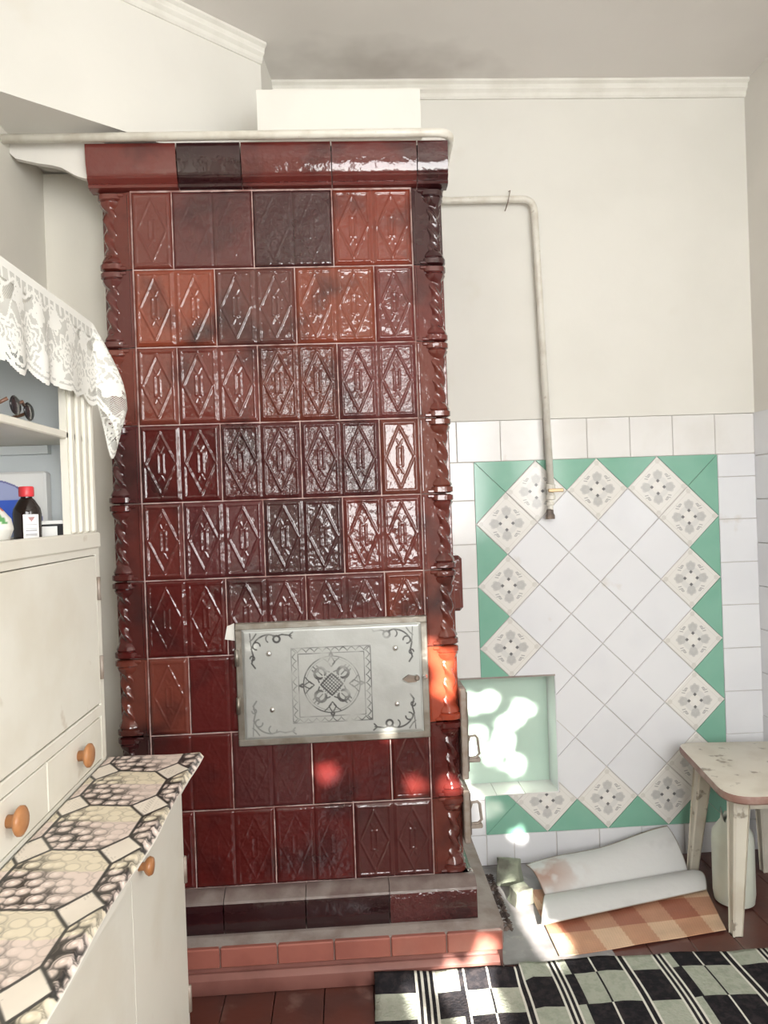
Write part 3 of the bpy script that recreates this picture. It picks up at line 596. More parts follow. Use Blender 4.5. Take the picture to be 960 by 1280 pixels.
# upper body
ub = MB()
MB().box(B(BB, BY1-.018, ZT+.002), B(BX-.0165, BY1, 1.612)).obj('end_panel', F_, BF)
MB().box(B(BB, BY0, ZT+.002), B(BX-.0165, BY0+.018, 1.612)).obj('end_panel', F_, BF)
MB().box(B(BB, BY0+.018, ZT+.002), B(BB+.006, BY1-.018, 1.60)).box(B(BB+.006, BY1-.021, 1.215), B(BX-.016, BY1-.018, 1.595)).obj('inner_lining', M['furniture_in'], BF)
MB().box(B(BB, BY0, 1.596), B(BX+.004, BY1+.002, 1.616), bev=.003).obj('top_board', F_, BF)
MB().box(B(BB+.006, BY0+.018, 1.200), B(BX-.014, BY1-.018, 1.214)).obj('ledge_board', F_, BF)
MB().box(B(BX-.016, BY0, 1.192), B(BX+.004, BY1, 1.222), bev=.003).box(B(BX-.014, BY0, 1.180), B(BX, BY1, 1.192)).obj('ledge_rail', F_, BF)
MB().box(B(BX-.018, BY0, 1.555), B(BX, BY1, 1.597)).obj('top_rail', F_, BF)
MB().box(B(BX-.018, BY0+.018, ZT+.002), B(BX-.002, BY1, .792)).box(B(BX-.018, BY0+.018, .874), B(BX, BY1, .896), bev=.002).box(B(BX-.018, 1.420, .79), B(BX-.0005, BY1, 1.182)).obj('front_rails', F_, BF)
sh = MB().box(B(BB+.006, BY0+.018, 1.389), B(BX-.004, 1.417, 1.402), bev=.002).obj('shelf', F_, BF)
MB().box(B(-.86, 1.400, 1.372), B(-.552, 1.419, 1.388)).obj('shelf_cleat', M['furniture_in'], BF)
pil = MB().box(B(BX-.016, 1.308, 1.222), B(BX-.004, BY1, 1.556))
for yy_ in (1.322, 1.355, 1.388, 1.420): pil.box(B(BX-.006, yy_-.009, 1.223), B(BX+.002, yy_+.009, 1.555), bev=.003)
pil.obj('fluted_pilaster', F_, BF)
ud = MB().box(B(BX-.016, .66, .899), B(BX, 1.418, 1.178), bev=.002).obj('flap_door', F_, BF)
MB().box(B(BX-.016, .37, .899), B(BX, .655, 1.178), bev=.002).obj('flap_door', F_, BF)
for hz3 in (1.115, .965): MB().tube([B(BX+.002, 1.424, hz3-.022), B(BX+.002, 1.424, hz3+.022)], .004, 8).obj('hinge', M['rust_iron'], ud, True)
dy_ = [1.4185, 1.166, .896, .626, .36]
for i in range(4):
    dr = MB().box(B(BX-.016, dy_[i+1]+.0015, .794), B(BX-.001, dy_[i]-.0015, .872), bev=.0015).obj('small_drawer', F_, BF)
    yk = {0: 1.299, 1: 1.031, 2: .76, 3: .49}[i]
    MB().lathe([(.009, -.002), (.009, .008), (.017, .012), (.0205, .015), (.0205, .019), (.016, .022), (.003, .023)], B(BX, yk, .838), 18, 'X').obj('knob', M['wood_knob'], dr, True)

# ---------------------------------------------------------------- oilcloth on the lower cabinet (flat print in vertex colours)
OY0, OY1, OXL, OXR = .40, 1.446, BX+.002, -.303
nu, nv = 150, 560; ww = .184
def of(U, V):
    y = OY0 + V*(OY1-OY0); s_ = U*ww; wav = 0
    flat = OXR - OXL; t = np.maximum(s_ - flat, 0); lift = np.exp(-((y-.80)/.16)**2)*.006
    xx = OXL + np.minimum(s_, flat) + t*(.45 + .25*np.sin(y*19)); zz2 = ZT + .0018 - t*.8 + np.where(s_ < flat, .0015*np.exp(-((s_-flat)/.02)**2)*(1+np.sin(y*25)), 0) + lift*(s_ > flat-.05)*np.clip((s_-flat+.05)/.05, 0, 1)
    y2 = y + .006*np.sin(s_*40)*(V-.5)
    return xx, y2, zz2
vs, fs, U, V = grid(nu, nv, of)
sx_ = OXL + U*ww; sy_ = OY0 + V*(OY1-OY0)
def pattern(x, y):
    px_, py_ = .1305, .1545; cx_, cy_ = -.3925 - .004, 1.1255
    # shear a little, as the print lies slightly askew
    y = y - (x+.39)*-.12
    gx, gy = (x-cx_)/px_, (y-cy_)/py_; ix, iy = np.round(gx), np.round(gy); fx, fy = gx-ix, gy-iy; ax, ay = abs(fx), abs(fy)
    k = ax*1.15 + ay*1.0 - .80
    edge_d = np.minimum(np.where(k < 0, np.minimum(.5-ax, .5-ay), 1)*.14, abs(k)*.095)
    c = np.tile(np.array([.80, .73, .63]), (len(x), 1)); c *= (1 + .14*(fnoise(x*30, y*30, 1)-.5))[:, None]
    # pebbles inside the octagons
    r2 = np.random.default_rng(3); s_ = .0215; jx, jy = np.floor(x/s_), np.floor(y/s_); best = np.full(len(x), 9.); bx_ = np.zeros(len(x)); by_ = np.zeros(len(x))
    for a in (-1, 0, 1):
        for b in (-1, 0, 1):
            ii, jj = jx+a, jy+b; h1 = np.modf(np.sin(ii*127.1+jj*311.7)*43758.5)[0]; h2 = np.modf(np.sin(ii*269.5+jj*183.3)*43758.5)[0]
            qx, qy = (ii+.5+h1*.28)*s_, (jj+.5+h2*.28)*s_; dd = np.hypot(x-qx, y-qy); u_ = dd < best; best = np.where(u_, dd, best); bx_ = np.where(u_, x-qx, bx_); by_ = np.where(u_, y-qy, by_)
    rr = best/(s_*.56); dark = np.clip((.10 - fx*.9 + -fy*.75)*2.2 + .25, 0, 1)     # lower left pebbles are inked darker
    inside = (k < 0)
    shade = np.clip(rr - .55 + (bx_/s_)*.5 - (by_/s_)*.3, 0, 1)
    peb = np.stack([.72 - 0*rr, .62 + 0*rr, .52 + 0*rr], 1); peb = np.where((fy > .1)[:, None], np.array([.76, .68, .52]), np.array([.74, .62, .55])); 
    pk = np.exp(-((rr-.88)/.10)**2); peb = peb*(1 - (pk*(.30 + .55*dark))[:, None]); peb = peb*(1 - (np.clip((rr-1.02)*7, 0, 1)*(.1+.8*dark))[:, None])
    cres = np.clip(rr*1.1 + (bx_/s_)*1.1 - (by_/s_)*1.3 - .62, 0, 1); peb = peb*(1 - (np.clip(cres*1.6, 0, 1)*dark*.85)[:, None]); hl = np.exp(-((bx_+.003)**2 + (by_-.003)**2)/.003**2)*dark; peb = peb + (hl*.35)[:, None]
    ringm = np.clip((.14 - abs(rr-.48))*6, 0, 1)*.25*dark; peb = peb*(1-ringm[:, None])
    c = np.where(inside[:, None], peb, c)
    # scratches on the plain lozenges
    sc = (~inside) & (np.abs(np.sin((x*1.3+y)*420+np.sin(x*90)*2)) < .10) & (fnoise(x*40, y*40, 9) > .58); c = np.where(sc[:, None], c*.6, c)
    ln = np.clip((.0027 - edge_d)/.0009 + .5, 0, 1); c = c*(1-ln[:, None]*.96) + .012*ln[:, None]
    return np.clip(c, 0, 1)
oc = pattern(sx_, sy_)
hem = np.clip((U - .985)*200, 0, 1)[:, None]; oc = oc*(1-hem) + np.array([.72, .69, .62])*hem
o = link('oilcloth', npmesh('oilcloth', vs - np.array([-.39, .9, ZT]), fs, M['oilcloth'], True, oc), None, (-.39, .9, ZT))
tag(o, 'cream oilcloth printed with black outlined pebble hexagons on the buffet worktop', 'oilcloth')
mo = o.modifiers.new('thick', 'SOLIDIFY'); mo.thickness = .0012; mo.offset = 1

# ---------------------------------------------------------------- lace on the buffet top
step = .0021; Lf = 1.02; Rc = .012; Ls = .16; drop = .285; over = .035
ns = int((Lf + Ls + .06)/step); nt = int((drop+over)/step)
S_tot = Lf + Ls + .06
def lace_pts(U, V):
    s_ = U*S_tot; t = V*(drop+over) - over          # t<0: lying on top; t>0: hanging
    yf = BY1 + .008 - Lf                              # start of the front run
    # direction angle of the outward normal: 0 = +X (front), 90deg = +Y (far side)
    a = np.clip((s_ - (Lf-.03))/.12, 0, 1); phi = a*PI/2
    fs_ = np.minimum(s_, Lf-.03); ss = np.maximum(s_ - (Lf+.09), 0)
    bx0 = BX+.007 - ss - .006*(1-np.cos(phi)); by0 = yf + fs_ + .030*np.sin(phi)
    fold = np.sin(s_*52 + 1.3*np.sin(s_*17)); g = np.clip(t/.12, 0, 1)
    flare = g*(.006 + .0050*fold) + np.sin(2*phi)**2*(.056*np.sin(np.clip(t/.17, 0, 1)*PI/2) - .30*np.maximum(t-.17, 0))
    cx_, sy2 = np.cos(phi), np.sin(phi)
    X = bx0 + cx_*flare; Y = by0 + sy2*flare; Z = 1.6215 - np.maximum(t, 0)*(1 - .06*np.sin(2*phi)**2)
    tt = np.minimum(t, 0); X = X + tt*np.where(phi > .8, .3, 1); Y = Y + tt*np.sin(phi)*.6; Z = Z + .0015*np.clip(-t/.01, 0, 1) - np.where(t > 0, 0, 0)
    return X, Y, Z
vs, fs, U, V = grid(ns, nt, lace_pts)
s_ = U*S_tot; t = V*(drop+over) - over
a = np.clip((s_ - (Lf-.03))/.12, 0, 1)
hemline = .150 + .115*np.sin(a*PI)**1.6 + .010*np.abs(np.sin(s_*PI/.078)) + .004*np.sin(s_*60)
cut = t > hemline
th = np.zeros(len(s_), bool)
def rose(sc, tc, R_, ph, petals=6):
    rr = np.hypot(s_-sc, t-tc); an = np.arctan2(t-tc, s_-sc)
    for f, w_ in ((1., .0024), (.62, .0022), (.30, .0022)):
        rad = R_*f*(1 + .20*np.cos(petals*an + ph)); th[:] |= (np.abs(rr - rad) < w_)
    th[:] |= rr < R_*.12
k = 0
for sc in np.arange(.03, S_tot, .068):
    rose(sc, .098 + .012*(k % 2), .030, k); rose(sc+.034, .050 - .004*(k % 2), .017, k+1, 5); rose(sc+.034, .128, .014, k, 5); rose(sc+.014, .205, .026, k*2); k += 1
# curling stems and leaves
th |= np.abs(t - (.030 + .008*np.sin(s_*92))) < .0019
th |= (np.abs(t - (.074 + .022*np.sin(s_*92+1))) < .0021); th |= (np.abs(np.sin(s_*230 + 14*np.sin(t*60))) < .22) & (fnoise(s_*18, t*18, 4) > .54) & (t > .02)
th |= (t > hemline - .0085) | ((t > hemline-.018) & (t < hemline-.014))
th |= t < .012
th |= (t < .03) & (np.abs(np.sin(s_*150)) < .35)
fc = fs[:, 0]; keep = ~cut[fs].any(1); thf = th[fs].sum(1) >= 2
hole_ = (~thf) & (np.sin(s_[fc]*1500) * np.sin(t[fc]*1500) > .55) & (t[fc] > .03)
keep &= ~hole_
fs2 = fs[keep]; mi = np.where(thf[keep], 0, 1)
used = np.unique(fs2); rm = np.full(len(vs), -1); rm[used] = np.arange(len(used)); vs2 = vs[used]
o = link('lace_runner', npmesh('lace_runner', vs2 - np.array([BX, 1., 1.62]), rm[fs2], [M['lace'], M['net']], True, None, mi), None, (BX, 1., 1.62))
tag(o, 'white floral lace runner with scalloped hem draped over the buffet top', 'lace cloth')

# ---------------------------------------------------------------- things on the buffet shelves
def shelf_card(name, label, cat, loc): return thing(name, label, cat, loc)
# white carton with blue oval
cg = 70
t_ = thing('carton', 'white carton with a blue oval print leaning against the end panel of the buffet', 'box', (-.66, 1.385, 1.215))
MB().box((-.11, 0, 0), (.108, .028, .124), bev=.004).obj('box_body', M['white_card'], t_)
vs, fs, U, V = grid(110, 70, lambda U, V: (-.105+U*.209, -.0006+0*U, .004+V*.114)); x, z = vs[:, 0], vs[:, 2]
c = np.tile(np.array([.80, .80, .78]), (len(x), 1)); e = ((x+.004)/.104)**2 + ((z-.026)/.086)**2; ins = e < 1
c[ins] = (.38, .42, .66); c[ins & (z < .072)] = (.05, .13, .62); c[ins & (z < .030)] = (.30, .36, .52); c[(np.abs(e-1) < .035)] = (.16, .16, .36)
link('printed_face', npmesh('printed_face', vs, fs[:, ::-1], M['label'], True, c), t_)
# bottle
t_ = thing('bottle', 'small dark medicine bottle with red cap and white label on the buffet ledge', 'bottle', (-.535, 1.262, 1.215))
MB().lathe([(.019, 0), (.022, .002), (.0225, .045), (.021, .054), (.013, .068), (.009, .072), (.009, .080)], n=24).obj('bottle_body', M['black_glass'], t_, 40)
MB().lathe([(.0115, .074), (.012, .076), (.012, .089), (.0105, .091)], n=20).obj('cap', M['red_plastic'], t_, 40)
vs, fs, U, V = grid(24, 44, lambda U, V: (.0232*np.sin((U*1.1+.12)), -.0232*np.cos(U*1.1+.12), .004+V*.040)); c = np.tile(np.array([.78, .77, .76]), (len(U), 1))
c[(np.abs(V-.8) < .09) & (np.abs(U-.5) < (V-.70)*1.2)] = (.35, .18, .18)
for q_ in (.58, .42, .34, .18, .12): c[(np.abs(V-q_) < .018) & (U > .15) & (U < .85)] = (.30, .30, .32)
link('paper_label', npmesh('paper_label', vs, fs, M['label'], True, c), t_)
# small box
t_ = thing('small_box', 'tiny black and white box with white lid right of the medicine bottle', 'box', (-.520, 1.325, 1.215))
MB().box((-.022, -.012, 0), (.024, .012, .026), bev=.001).obj('box_body', M['black_card'], t_)
MB().box((-.024, -.0135, .026), (.026, .013, .0325), bev=.001).obj('lid', M['white_card'], t_)
MB().box((-.0215, -.0128, .001), (.014, -.0118, .0225)).obj('paper_label', M['white_card'], t_)
# ceramic jar at the left edge
t_ = thing('jar', 'round cream jar with red and green decoration cut by the left edge of the photo', 'jar', (-.545, 1.135, 1.215))
prof = [(.020, 0), (.034, .006), (.040, .022), (.037, .038), (.026, .052), (.018, .060), (.018, .075), (.014, .080)]
pts = []; 
vs, fs, U, V = grid(60, 50, lambda U, V: (np.interp(V*.08, [p[1] for p in prof], [p[0] for p in prof])*np.cos(U*2*PI), np.interp(V*.08, [p[1] for p in prof], [p[0] for p in prof])*np.sin(U*2*PI), V*.08))
c = np.tile(np.array([.72, .71, .66]), (len(U), 1)); ang = (U*2*PI + .4) % (2*PI)
c[(V > .62) & (V < .86) & (np.sin(U*2*PI*4) > -.2)] = (.60, .12, .06); c[(V > .38) & (V < .56) & (np.sin(U*2*PI*6+V*9) > .55)] = (.10, .30, .10)
o = link('jar_body', npmesh('jar_body', vs, fs, M['jar'], True, c), t_)
MB().lathe([(.015, .078), (.019, .080), (.017, .088), (.004, .094)], n=20).obj('lid', M['white_card'], t_, 40)
# dark glasses on the upper shelf
t_ = thing('sunglasses', 'dark folded sunglasses lying on the upper buffet shelf under the lace', 'glasses', (-.50, 1.17, 1.402), rz=math.radians(98))
for sx_ in (-1, 1):
    MB().lathe([(.0, 0), (.020, .001), (.024, .003), (.020, .005), (0.001, .006)], (sx_*.036, 0, .021), 18, 'Y', 1.15, .62).obj('lens', M['tint_lens'], t_, True)
    MB().tube([(sx_*.062, 0, .028), (sx_*.064, .014, .020), (sx_*.03, .024, .010), (-sx_*.045, .028, .007)], .0028, 8).obj('arm', M['tortoise'], t_, True)
MB().tube([(-.012, -.002, .028), (0, -.003, .032), (.012, -.002, .028)], .0025, 8).obj('bridge', M['tortoise'], t_, True)

# ---------------------------------------------------------------- stool
SL = thing('stool', 'low cream painted stool with chipped rounded seat by the right wall', 'stool', (1.21, 2.17, 0))
s0 = SL.location
cor = [(1.005, 1.945), (1.388, 1.925), (1.418, 2.372), (1.072, 2.408)]; poly = []
rad = [.085, .06, .05, .05]
for i in range(4):
    p = Vector(cor[i]); a = (Vector(cor[i-1]) - p).normalized(); b = (Vector(cor[(i+1) % 4]) - p).normalized()
    for k in range(9): tt = k/8; poly.append(((p + a*rad[i]*(1-tt)**2 + b*rad[i]*tt**2)))
n = len(poly); c0 = sum(poly, Vector((0, 0)))/n
def ringz(k, z): return [((c0 + (p-c0)*k)[0]-s0.x, (c0 + (p-c0)*k)[1]-s0.y, z) for p in poly]
sm = MB(); sm.add(ringz(.985, .404) + ringz(1.0, .409) + ringz(1.0, .420) + ringz(.988, .427) + ringz(.965, .4295), [tuple(range(n-1, -1, -1))] + [(j*n+i, j*n+(i+1) % n, (j+1)*n+(i+1) % n, (j+1)*n+i) for j in range(3) for i in range(n)], 1)
o_ = len(sm.v) - 2*n; sm.f += [(o_+i, o_+(i+1) % n, o_+n+(i+1) % n, o_+n+i) for i in range(n)] + [tuple(range(o_+n, o_+2*n))]; sm.m += [0]*(n+1)
sm.obj('seat', [M['stool'], M['stool_edge']], SL, 30)
feet = [((1.062, 2.035), (1.095, 2.055)), ((1.355, 2.02), (1.330, 2.045)), ((1.345, 2.368), (1.325, 2.335)), ((1.108, 2.395), (1.138, 2.345))]
for (fx, fy), (tx, ty) in feet:
    lm = MB(); a_, b_ = .015, .026
    vsq = []
    for (cx_, cy_, z_, w_) in ((fx, fy, 0, a_), (tx, ty, .404, b_)):
        for dx_, dy2 in ((-1, -1), (1, -1), (1, 1), (-1, 1)):
            vsq += [(cx_+dx_*w_*(1 if k else .75)-s0.x, cy_+dy2*w_*(.75 if k else 1)-s0.y, z_) for k in ((0, 1) if dx_*dy2 > 0 else (1, 0))]
    lm.add(vsq, [tuple(range(7, -1, -1)), tuple(range(8, 16))] + [(i, (i+1) % 8, 8+(i+1) % 8, 8+i) for i in range(8)]); lm.obj('leg', M['stool'], SL)
tp = [t2 for _, t2 in feet]
for i in range(4):
    a_, b_ = Vector((*tp[i], 0)), Vector((*tp[(i+1) % 4], 0)); dd = (b_-a_).normalized(); nn = Vector((dd.y, -dd.x, 0))*.009
    q = [a_+nn, b_+nn, b_-nn, a_-nn]; MB().add([(v.x-s0.x, v.y-s0.y, z_) for z_ in (.350, .404) for v in q], [(3,2,1,0), (4,5,6,7), (0,1,5,4), (1,2,6,5), (2,3,7,6), (3,0,4,7)]).obj('apron', M['stool'], SL)
# jug under the stool
JG = thing('plastic_jug', 'milky plastic canister with a cut ragged neck under the stool', 'jug', (1.150, 2.205, 0))
n = 28; vs_, fs_ = [], []
pf = [(.045, 0), (.058, .006), (.061, .03), (.061, .19), (.058, .215), (.045, .235), (.034, .250), (.032, .265)]
jm = MB().lathe(pf, n=n)
for k in range(n):
    i = (len(pf)-1)*n + k; x_, y_, z_ = jm.v[i]; jm.v[i] = (x_*1.02, y_, z_ + .012*math.sin(k*1.9) + .008*math.sin(k*.7))
jm.f.pop(); jm.m.pop()
jb = jm.obj('jug_body', M['jug'], JG, 50); mo = jb.modifiers.new('thick', 'SOLIDIFY'); mo.thickness = .002

# ---------------------------------------------------------------- floor coverings
# grey sheet in front of the stove doors
HP = MB().box((.3815, 1.965, .0002), (.69, YB-.01, .003)).obj('hearth_sheet', M['plate']); tag(HP, 'grey metal hearth sheet on the floor right of the stove plinth', 'floor sheet')
# checked linoleum
c4 = [(.537, 1.977), (1.042, 2.050), (1.105, 2.320), (.537, 2.33)]
def bil(U, V, c): return [(1-U)*(1-V)*c[0][i] + U*(1-V)*c[1][i] + U*V*c[2][i] + (1-U)*V*c[3][i] for i in range(len(c[0]))]
def lf(U, V):
    x, y = bil(U, V, c4); return x, y, .0045 + .0015*np.sin(x*14)**2 + .0025*np.exp(-(U/.03)**2) + .001*np.sin(y*30)**2
vs, fs, U, V = grid(160, 100, lf)
c = np.tile(np.array([.66, .45, .30]), (len(U), 1))
colb = np.floor((U+V*.10)*6.2+.3).astype(int) % 2; rowb = (V > .30) & (V < .66)
c[colb == 1] = (.52, .27, .16); c[rowb & (colb == 0)] = (.47, .24, .15); c[rowb & (colb == 1)] = (.34, .12, .07)
c *= (1 + .22*(np.sin(V*260)*.3 + np.sin(U*420)*.3) + .35*(fnoise(U*9, V*6, 2)-.5))[:, None]
vs0 = np.array([.8, 2.15, 0])
o = link('linoleum_sheet', npmesh('linoleum_sheet', vs-vs0, fs, M['lino_print'], True, np.clip(c, 0, 1)), None, (.8, 2.15, 0)); mo = o.modifiers.new('thick', 'SOLIDIFY'); mo.thickness = .002; mo.offset = -1
tag(o, 'orange and brown checked linoleum piece lying flat before the stool', 'linoleum')
# pale sheet: front flap, crease, rear part leaning on the wall
fl_ = [(.522, 2.112, .016), (1.085, 2.250, .014)]; cr = [(.578, 2.279, .0125), (1.085, 2.375, .0125)]; tpz = [(.548, 2.395, .050), (1.071, 2.497, .105)]
def wf2(U, V):
    A = [fl_[0][i]*(1-U) + fl_[1][i]*U for i in range(3)]; Bc = [cr[0][i]*(1-U) + cr[1][i]*U for i in range(3)]; Cc = [tpz[0][i]*(1-U) + tpz[1][i]*U for i in range(3)]
    a = np.clip(V*2, 0, 1); b = np.clip(V*2-1, 0, 1); out = []
    for i in range(3): out.append(np.where(V < .5, A[i]*(1-a) + Bc[i]*a, Bc[i]*(1-b) + Cc[i]*b))
    hump = np.where(V < .5, np.sin(a*PI)*.022, np.sin(b*PI)*.020); out[2] = out[2] + hump + .003*np.sin(U*9)*b; 
    out[2] = out[2] + .004*np.sin(U*7+1)*b*b
    return out[0] + .02*(V < .5)*np.sin(a*PI)*(U > .95), np.minimum(out[1], 2.502), np.maximum(out[2], .0115)
vs, fs, U, V = grid(120, 80, wf2)
c = np.tile(np.array([.66, .665, .66]), (len(U), 1)); st = np.clip((.5*fnoise(U*5, V*3, 8)+.5*fnoise(U*17, V*9, 18)-.36)*5, 0, 1)*np.clip(1.25-U*3.4, 0, 1)*np.clip((V-.42)*4, 0, 1)
c = c*(1-st[:, None]*.75) + np.array([.36, .17, .10])*st[:, None]*.75; c *= (1 - .10*fnoise(U*2.2, V*1.7, 6) - .10*np.clip((fnoise(U*9, V*5, 16)-.66)*5, 0, 1))[:, None]
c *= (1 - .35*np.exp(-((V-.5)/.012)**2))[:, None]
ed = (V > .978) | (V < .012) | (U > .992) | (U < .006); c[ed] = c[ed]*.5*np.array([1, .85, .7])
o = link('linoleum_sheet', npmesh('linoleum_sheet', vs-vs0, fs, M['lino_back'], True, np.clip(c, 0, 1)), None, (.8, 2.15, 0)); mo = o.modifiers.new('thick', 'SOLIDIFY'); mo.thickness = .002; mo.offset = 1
tag(o, 'pale creased linoleum piece with rusty stain leaning against the tiled wall', 'linoleum')
# stones and ash
def stone(loc, s, label, seed, rz):
    r = random.Random(seed); bm = bmesh.new(); bmesh.ops.create_cube(bm, size=2)
    bmesh.ops.subdivide_edges(bm, edges=bm.edges[:], cuts=1, use_grid_fill=True)
    for v in bm.verts:
        k = 1 if v.co.z < 0 else .86
        top = v.co.z > -.5
        v.co = Vector((v.co.x*s[0]*k*r.uniform(.8, 1.05), v.co.y*s[1]*k*r.uniform(.8, 1.05), (v.co.z+1)/2*s[2]*(r.uniform(.86, 1.05) if top else 1)))
    bmesh.ops.bevel(bm, geom=bm.edges[:], offset=.002, segments=1, affect='EDGES')
    me = bpy.data.meshes.new('stone'); bm.to_mesh(me); bm.free(); me.materials.append(M['stone']); o = link('stone', me, None, loc, rz); tag(o, label, 'stone')
stone((.488, 2.385, .0032), (.046, .030, .080), 'larger greenish stone, further back beside the tiled wall and stove plinth', 4, -.25)
stone((.500, 2.268, .0032), (.038, .030, .048), 'smaller greenish stone lying in front of the larger one on the hearth sheet', 9, .3)
am = MB(); r = random.Random(5)
for _ in range(260):
    cx_, cy_ = r.gauss(.418, .03), r.uniform(2.12, 2.44); cx_ = min(max(cx_, .392 + abs(r.gauss(0, .01))), .437); s_ = r.uniform(.003, .009); ang = r.uniform(0, PI)
    z0 = .003; vv = [(cx_+math.cos(ang+k*PI/2)*s_*(1.6 if k % 2 else .8), cy_+math.sin(ang+k*PI/2)*s_*(1.6 if k % 2 else .8), z0) for k in range(4)]
    am.add(vv + [(cx_+r.uniform(-.003, .003), cy_, z0+s_*r.uniform(.8, 1.6))], [(3, 2, 1, 0)] + [(k, (k+1) % 4, 4) for k in range(4)])
o = am.obj('ash_debris', M['ash']); tag(o, 'dark ash and bark crumbs beside the stove plinth', 'debris', kind='stuff')
# rug
RX0, RX1, RY0, RY1 = .026, 1.32, .95, 1.968
def col_stops():
    xs_ = [RX0]; ms = []
    def add(w_, m): xs_.append(xs_[-1]+w_); ms.append(m)
    # m: 'a' wide check half, 'w' white line, 'k' always black, 'b' opposite check
    add(.104, 'a')
    for w_, m in ((.007, 'w'), (.008, 'k'), (.007, 'w'), (.010, 'k'), (.006, 'w'), (.009, 'k'), (.007, 'w')): add(w_, m)
    add(.060, 'b'); add(.012, 'k'); add(.005, 'w')
    while xs_[-1] < RX1 - .03:
        add(.058, 'a'); add(.005, 'c'); add(.070, 'a')
        for w_, m in ((.006, 'w'), (.012, 'k'), (.006, 'w')): add(w_, m)
        add(.074, 'b')
        for w_, m in ((.006, 'w'), (.008, 'k'), (.006, 'w'), (.008, 'k'), (.006, 'w'), (.020, 'b'), (.006, 'k')): add(w_, m)
    return xs_, ms
xs_, ms = col_stops(); ybs = [RY1]
for h_ in (.062, .118, .118, .118, .118, .118, .118, .118, .118): ybs.append(ybs[-1]-h_)
rv = []; rf = []; rm_ = []; sub = 3
Xs = []; Mc = []
for i, m in enumerate(ms):
    k = max(1, int((xs_[i+1]-xs_[i])/.02))
    for j in range(k): Xs.append(xs_[i] + (xs_[i+1]-xs_[i])*j/k); Mc.append(m)
Xs.append(xs_[-1]); Ys_ = []; Rb = []
for b_ in range(len(ybs)-1):
    for j in range(5): Ys_.append(ybs[b_] + (ybs[b_+1]-ybs[b_])*j/5); Rb.append(b_)
Ys_.append(ybs[-1])
def rz_(x, y): return .007 + .0022*math.sin(x*9+y*4) * math.sin(y*7) + .001*math.sin(x*31)
def rj(x, y):
    w_ = 1/(1+math.exp((x-.415)/.006)); e_ = max(0, 1-(RY1-y)/.25)
    return (x + .0025*math.sin(y*17+x*3), y + .003*math.sin(x*23) + .0015*math.sin(x*61) - (x-.026)*.010*(1-w_) - w_*e_*.0635)
for yv in Ys_:
    for xv in Xs: a_, b_ = rj(xv, yv); w_ = 1/(1+math.exp((xv-.415)/.012)); rv.append((a_-.66, b_-1.5, rz_(xv, yv) + w_*.034*math.exp(-((RY1-yv)/.045)**2)))
nX = len(Xs)
for j in range(len(Ys_)-1):
    for i in range(nX-1):
        m = Mc[i]; odd = Rb[j] % 2
        mi_ = {'w': 2, 'k': 0, 'a': 1 if odd else 0, 'b': 0 if odd else 1, 'c': (0 if odd else 2)}[m]
        rf.append((j*nX+i, (j+1)*nX+i, (j+1)*nX+i+1, j*nX+i+1)); rm_.append(mi_)
me = npmesh('rug', rv, rf, [M['wool_black'], M['wool_pale'], M['wool_white']], True, None, rm_); o = link('rug', me, None, (.66, 1.5, 0)); mo = o.modifiers.new('thick', 'SOLIDIFY'); mo.thickness = .005; mo.offset = -1
tag(o, 'black and pale sage plaid woven rug on the floor in front of the stove', 'rug')

# ---------------------------------------------------------------- outside the window: tree whose leaves dapple the sun
hits = [((.425, 2.625, .532), .036), ((.489, 2.625, .545), .036), ((.544, 2.625, .453), .036), ((.605, 2.625, .508), .040), ((.585, 2.625, .480), .028), ((.491, 2.625, .341), .030), ((.577, 2.625, .301), .032), ((.528, 2.625, .396), .030), ((.45, 2.625, .43), .020), ((.41, 2.625, .36), .03),
        ((.55, 2.515, .10), .018), ((.40, 2.515, .26), .028),
        ((-.078, 2.03, .52), .030), ((.158, 2.03, .48), .020), ((.258, 2.03, .471), .028), ((.258, 2.03, .81), .034), ((.258, 2.03, .75), .034), ((.22, 2.03, .87), .012), ((.09, 2.03, .62), .008),
        ((.495, 2.263, 0), .016), ((.506, 2.17, 0), .017), ((.506, 2.11, 0), .018), ((.535, 2.047, 0), .018), ((.486, 2.335, 0), .014), ((.51, 2.02, 0), .014), ((.56, 2.08, 0), .012),
        ((.125, 1.90, 0), .010), ((.13, 1.82, 0), .010), ((.178, 1.817, 0), .020), ((.287, 1.945, 0), .022), ((.308, 1.818, 0), .020), ((.222, 1.921, 0), .018), ((.232, 1.783, 0), .018), ((.32, 1.99, .05), .012), ((.18, 1.90, .0), .012), ((.16, 1.75, .0), .010)]
s_to = SUN_TO
def to_plane(p, yref): t = (yref - p[1]) / s_to.y; return (p[0] + s_to.x*t, p[2] + s_to.z*t)
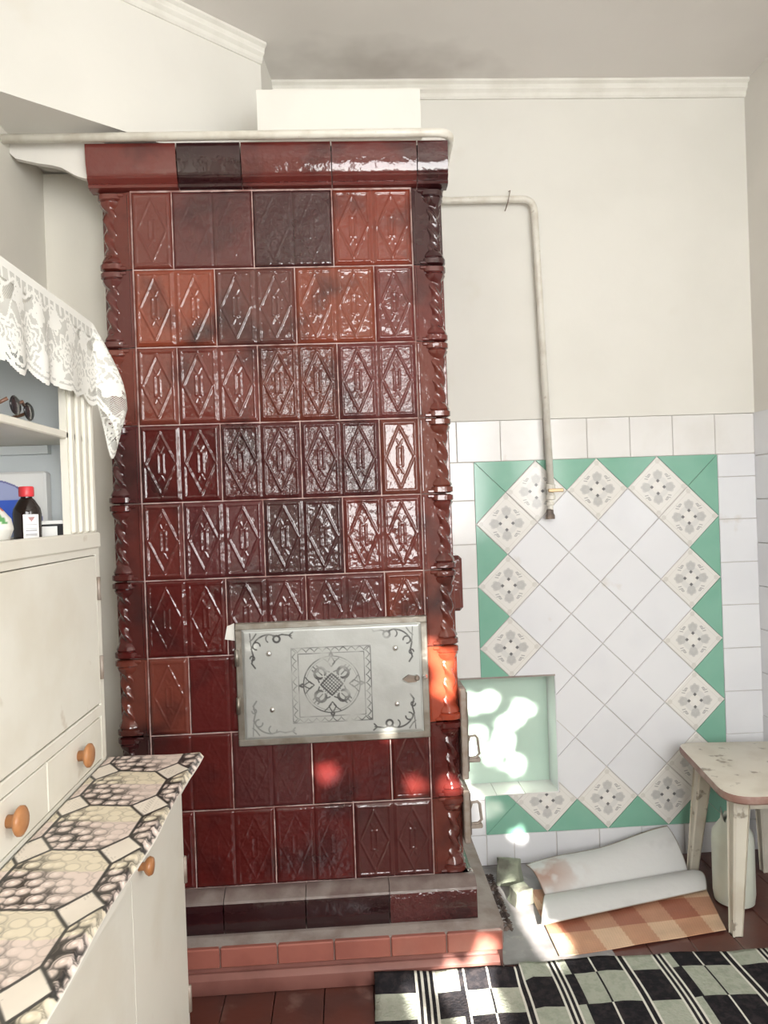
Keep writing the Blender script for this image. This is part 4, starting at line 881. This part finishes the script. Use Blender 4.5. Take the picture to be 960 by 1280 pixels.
HP_ = [(to_plane(p, -3.0), r * (.52 if p[1] > 2.5 and p[2] > 0 else (1.3 if p[2] < .06 else .72))) for p, r in hits]
r = random.Random(11); lm = MB(); cnt = 0; LR = .058
hxy = np.array([h[0] for h in HP_]); hr = np.array([h[1] for h in HP_])
dense = []
NL = 11500; rx = np.array([r.uniform(-.55, 2.05) for _ in range(NL)]); rz2 = np.array([r.uniform(1.25, 3.75) for _ in range(NL)]); ry = np.array([r.uniform(-3.5, -2.5) for _ in range(NL)])
dist = np.sqrt((rx[:, None]-hxy[None, :, 0])**2 + (rz2[:, None]-hxy[None, :, 1])**2) - hr[None, :]; room_ = dist.min(1)
for i in range(NL):
    size = min(LR, room_[i]) 
    if size < .014: continue
    t = (ry[i] + 3.0)/s_to.y; cx_, cz_ = rx[i] + s_to.x*t, rz2[i] + s_to.z*t
    # leaf roughly facing the sun, random tilt
    nrm_ = (s_to + Vector((r.uniform(-.5, .5), r.uniform(-.3, .3), r.uniform(-.5, .5)))).normalized(); u_ = nrm_.orthogonal().normalized(); u_.rotate(Matrix.Rotation(r.uniform(0, 6.28), 3, nrm_)); v_ = nrm_.cross(u_); c_ = Vector((cx_, ry[i], cz_))
    pts_ = [c_ + u_*size*a + v_*size*b for a, b in ((-1, 0), (-.45, -.55), (.3, -.55), (1, 0), (.3, .55), (-.45, .55))]
    lm.add(pts_, [(0, 1, 2, 3, 4, 5)])
TR = thing('tree', 'leafy tree standing outside the window behind the viewer', 'tree', (1.2, -3.6, -.4))
t0 = TR.location
lm.v = [(a-t0.x, b-t0.y, c-t0.z) for a, b, c in lm.v]
me = bpy.data.meshes.new('foliage'); me.from_pydata(lm.v, [], lm.f); me.materials.append(M['leaf']); o = link('foliage', me, TR); o['kind'] = 'stuff'
MB().tube([(0, 0, 0), (.02, 0, 1.0), (-.1, .05, 2.0), (-.3, .0, 3.0)], [.10, .08, .06, .03], 10).obj('trunk', M['bark'], TR, True)
GR = MB().box((-14, -26, -.45), (14, YF-.14, -.40)).obj('ground', M['grass']); tag(GR, 'grass outside the window behind the viewer', kind='structure')
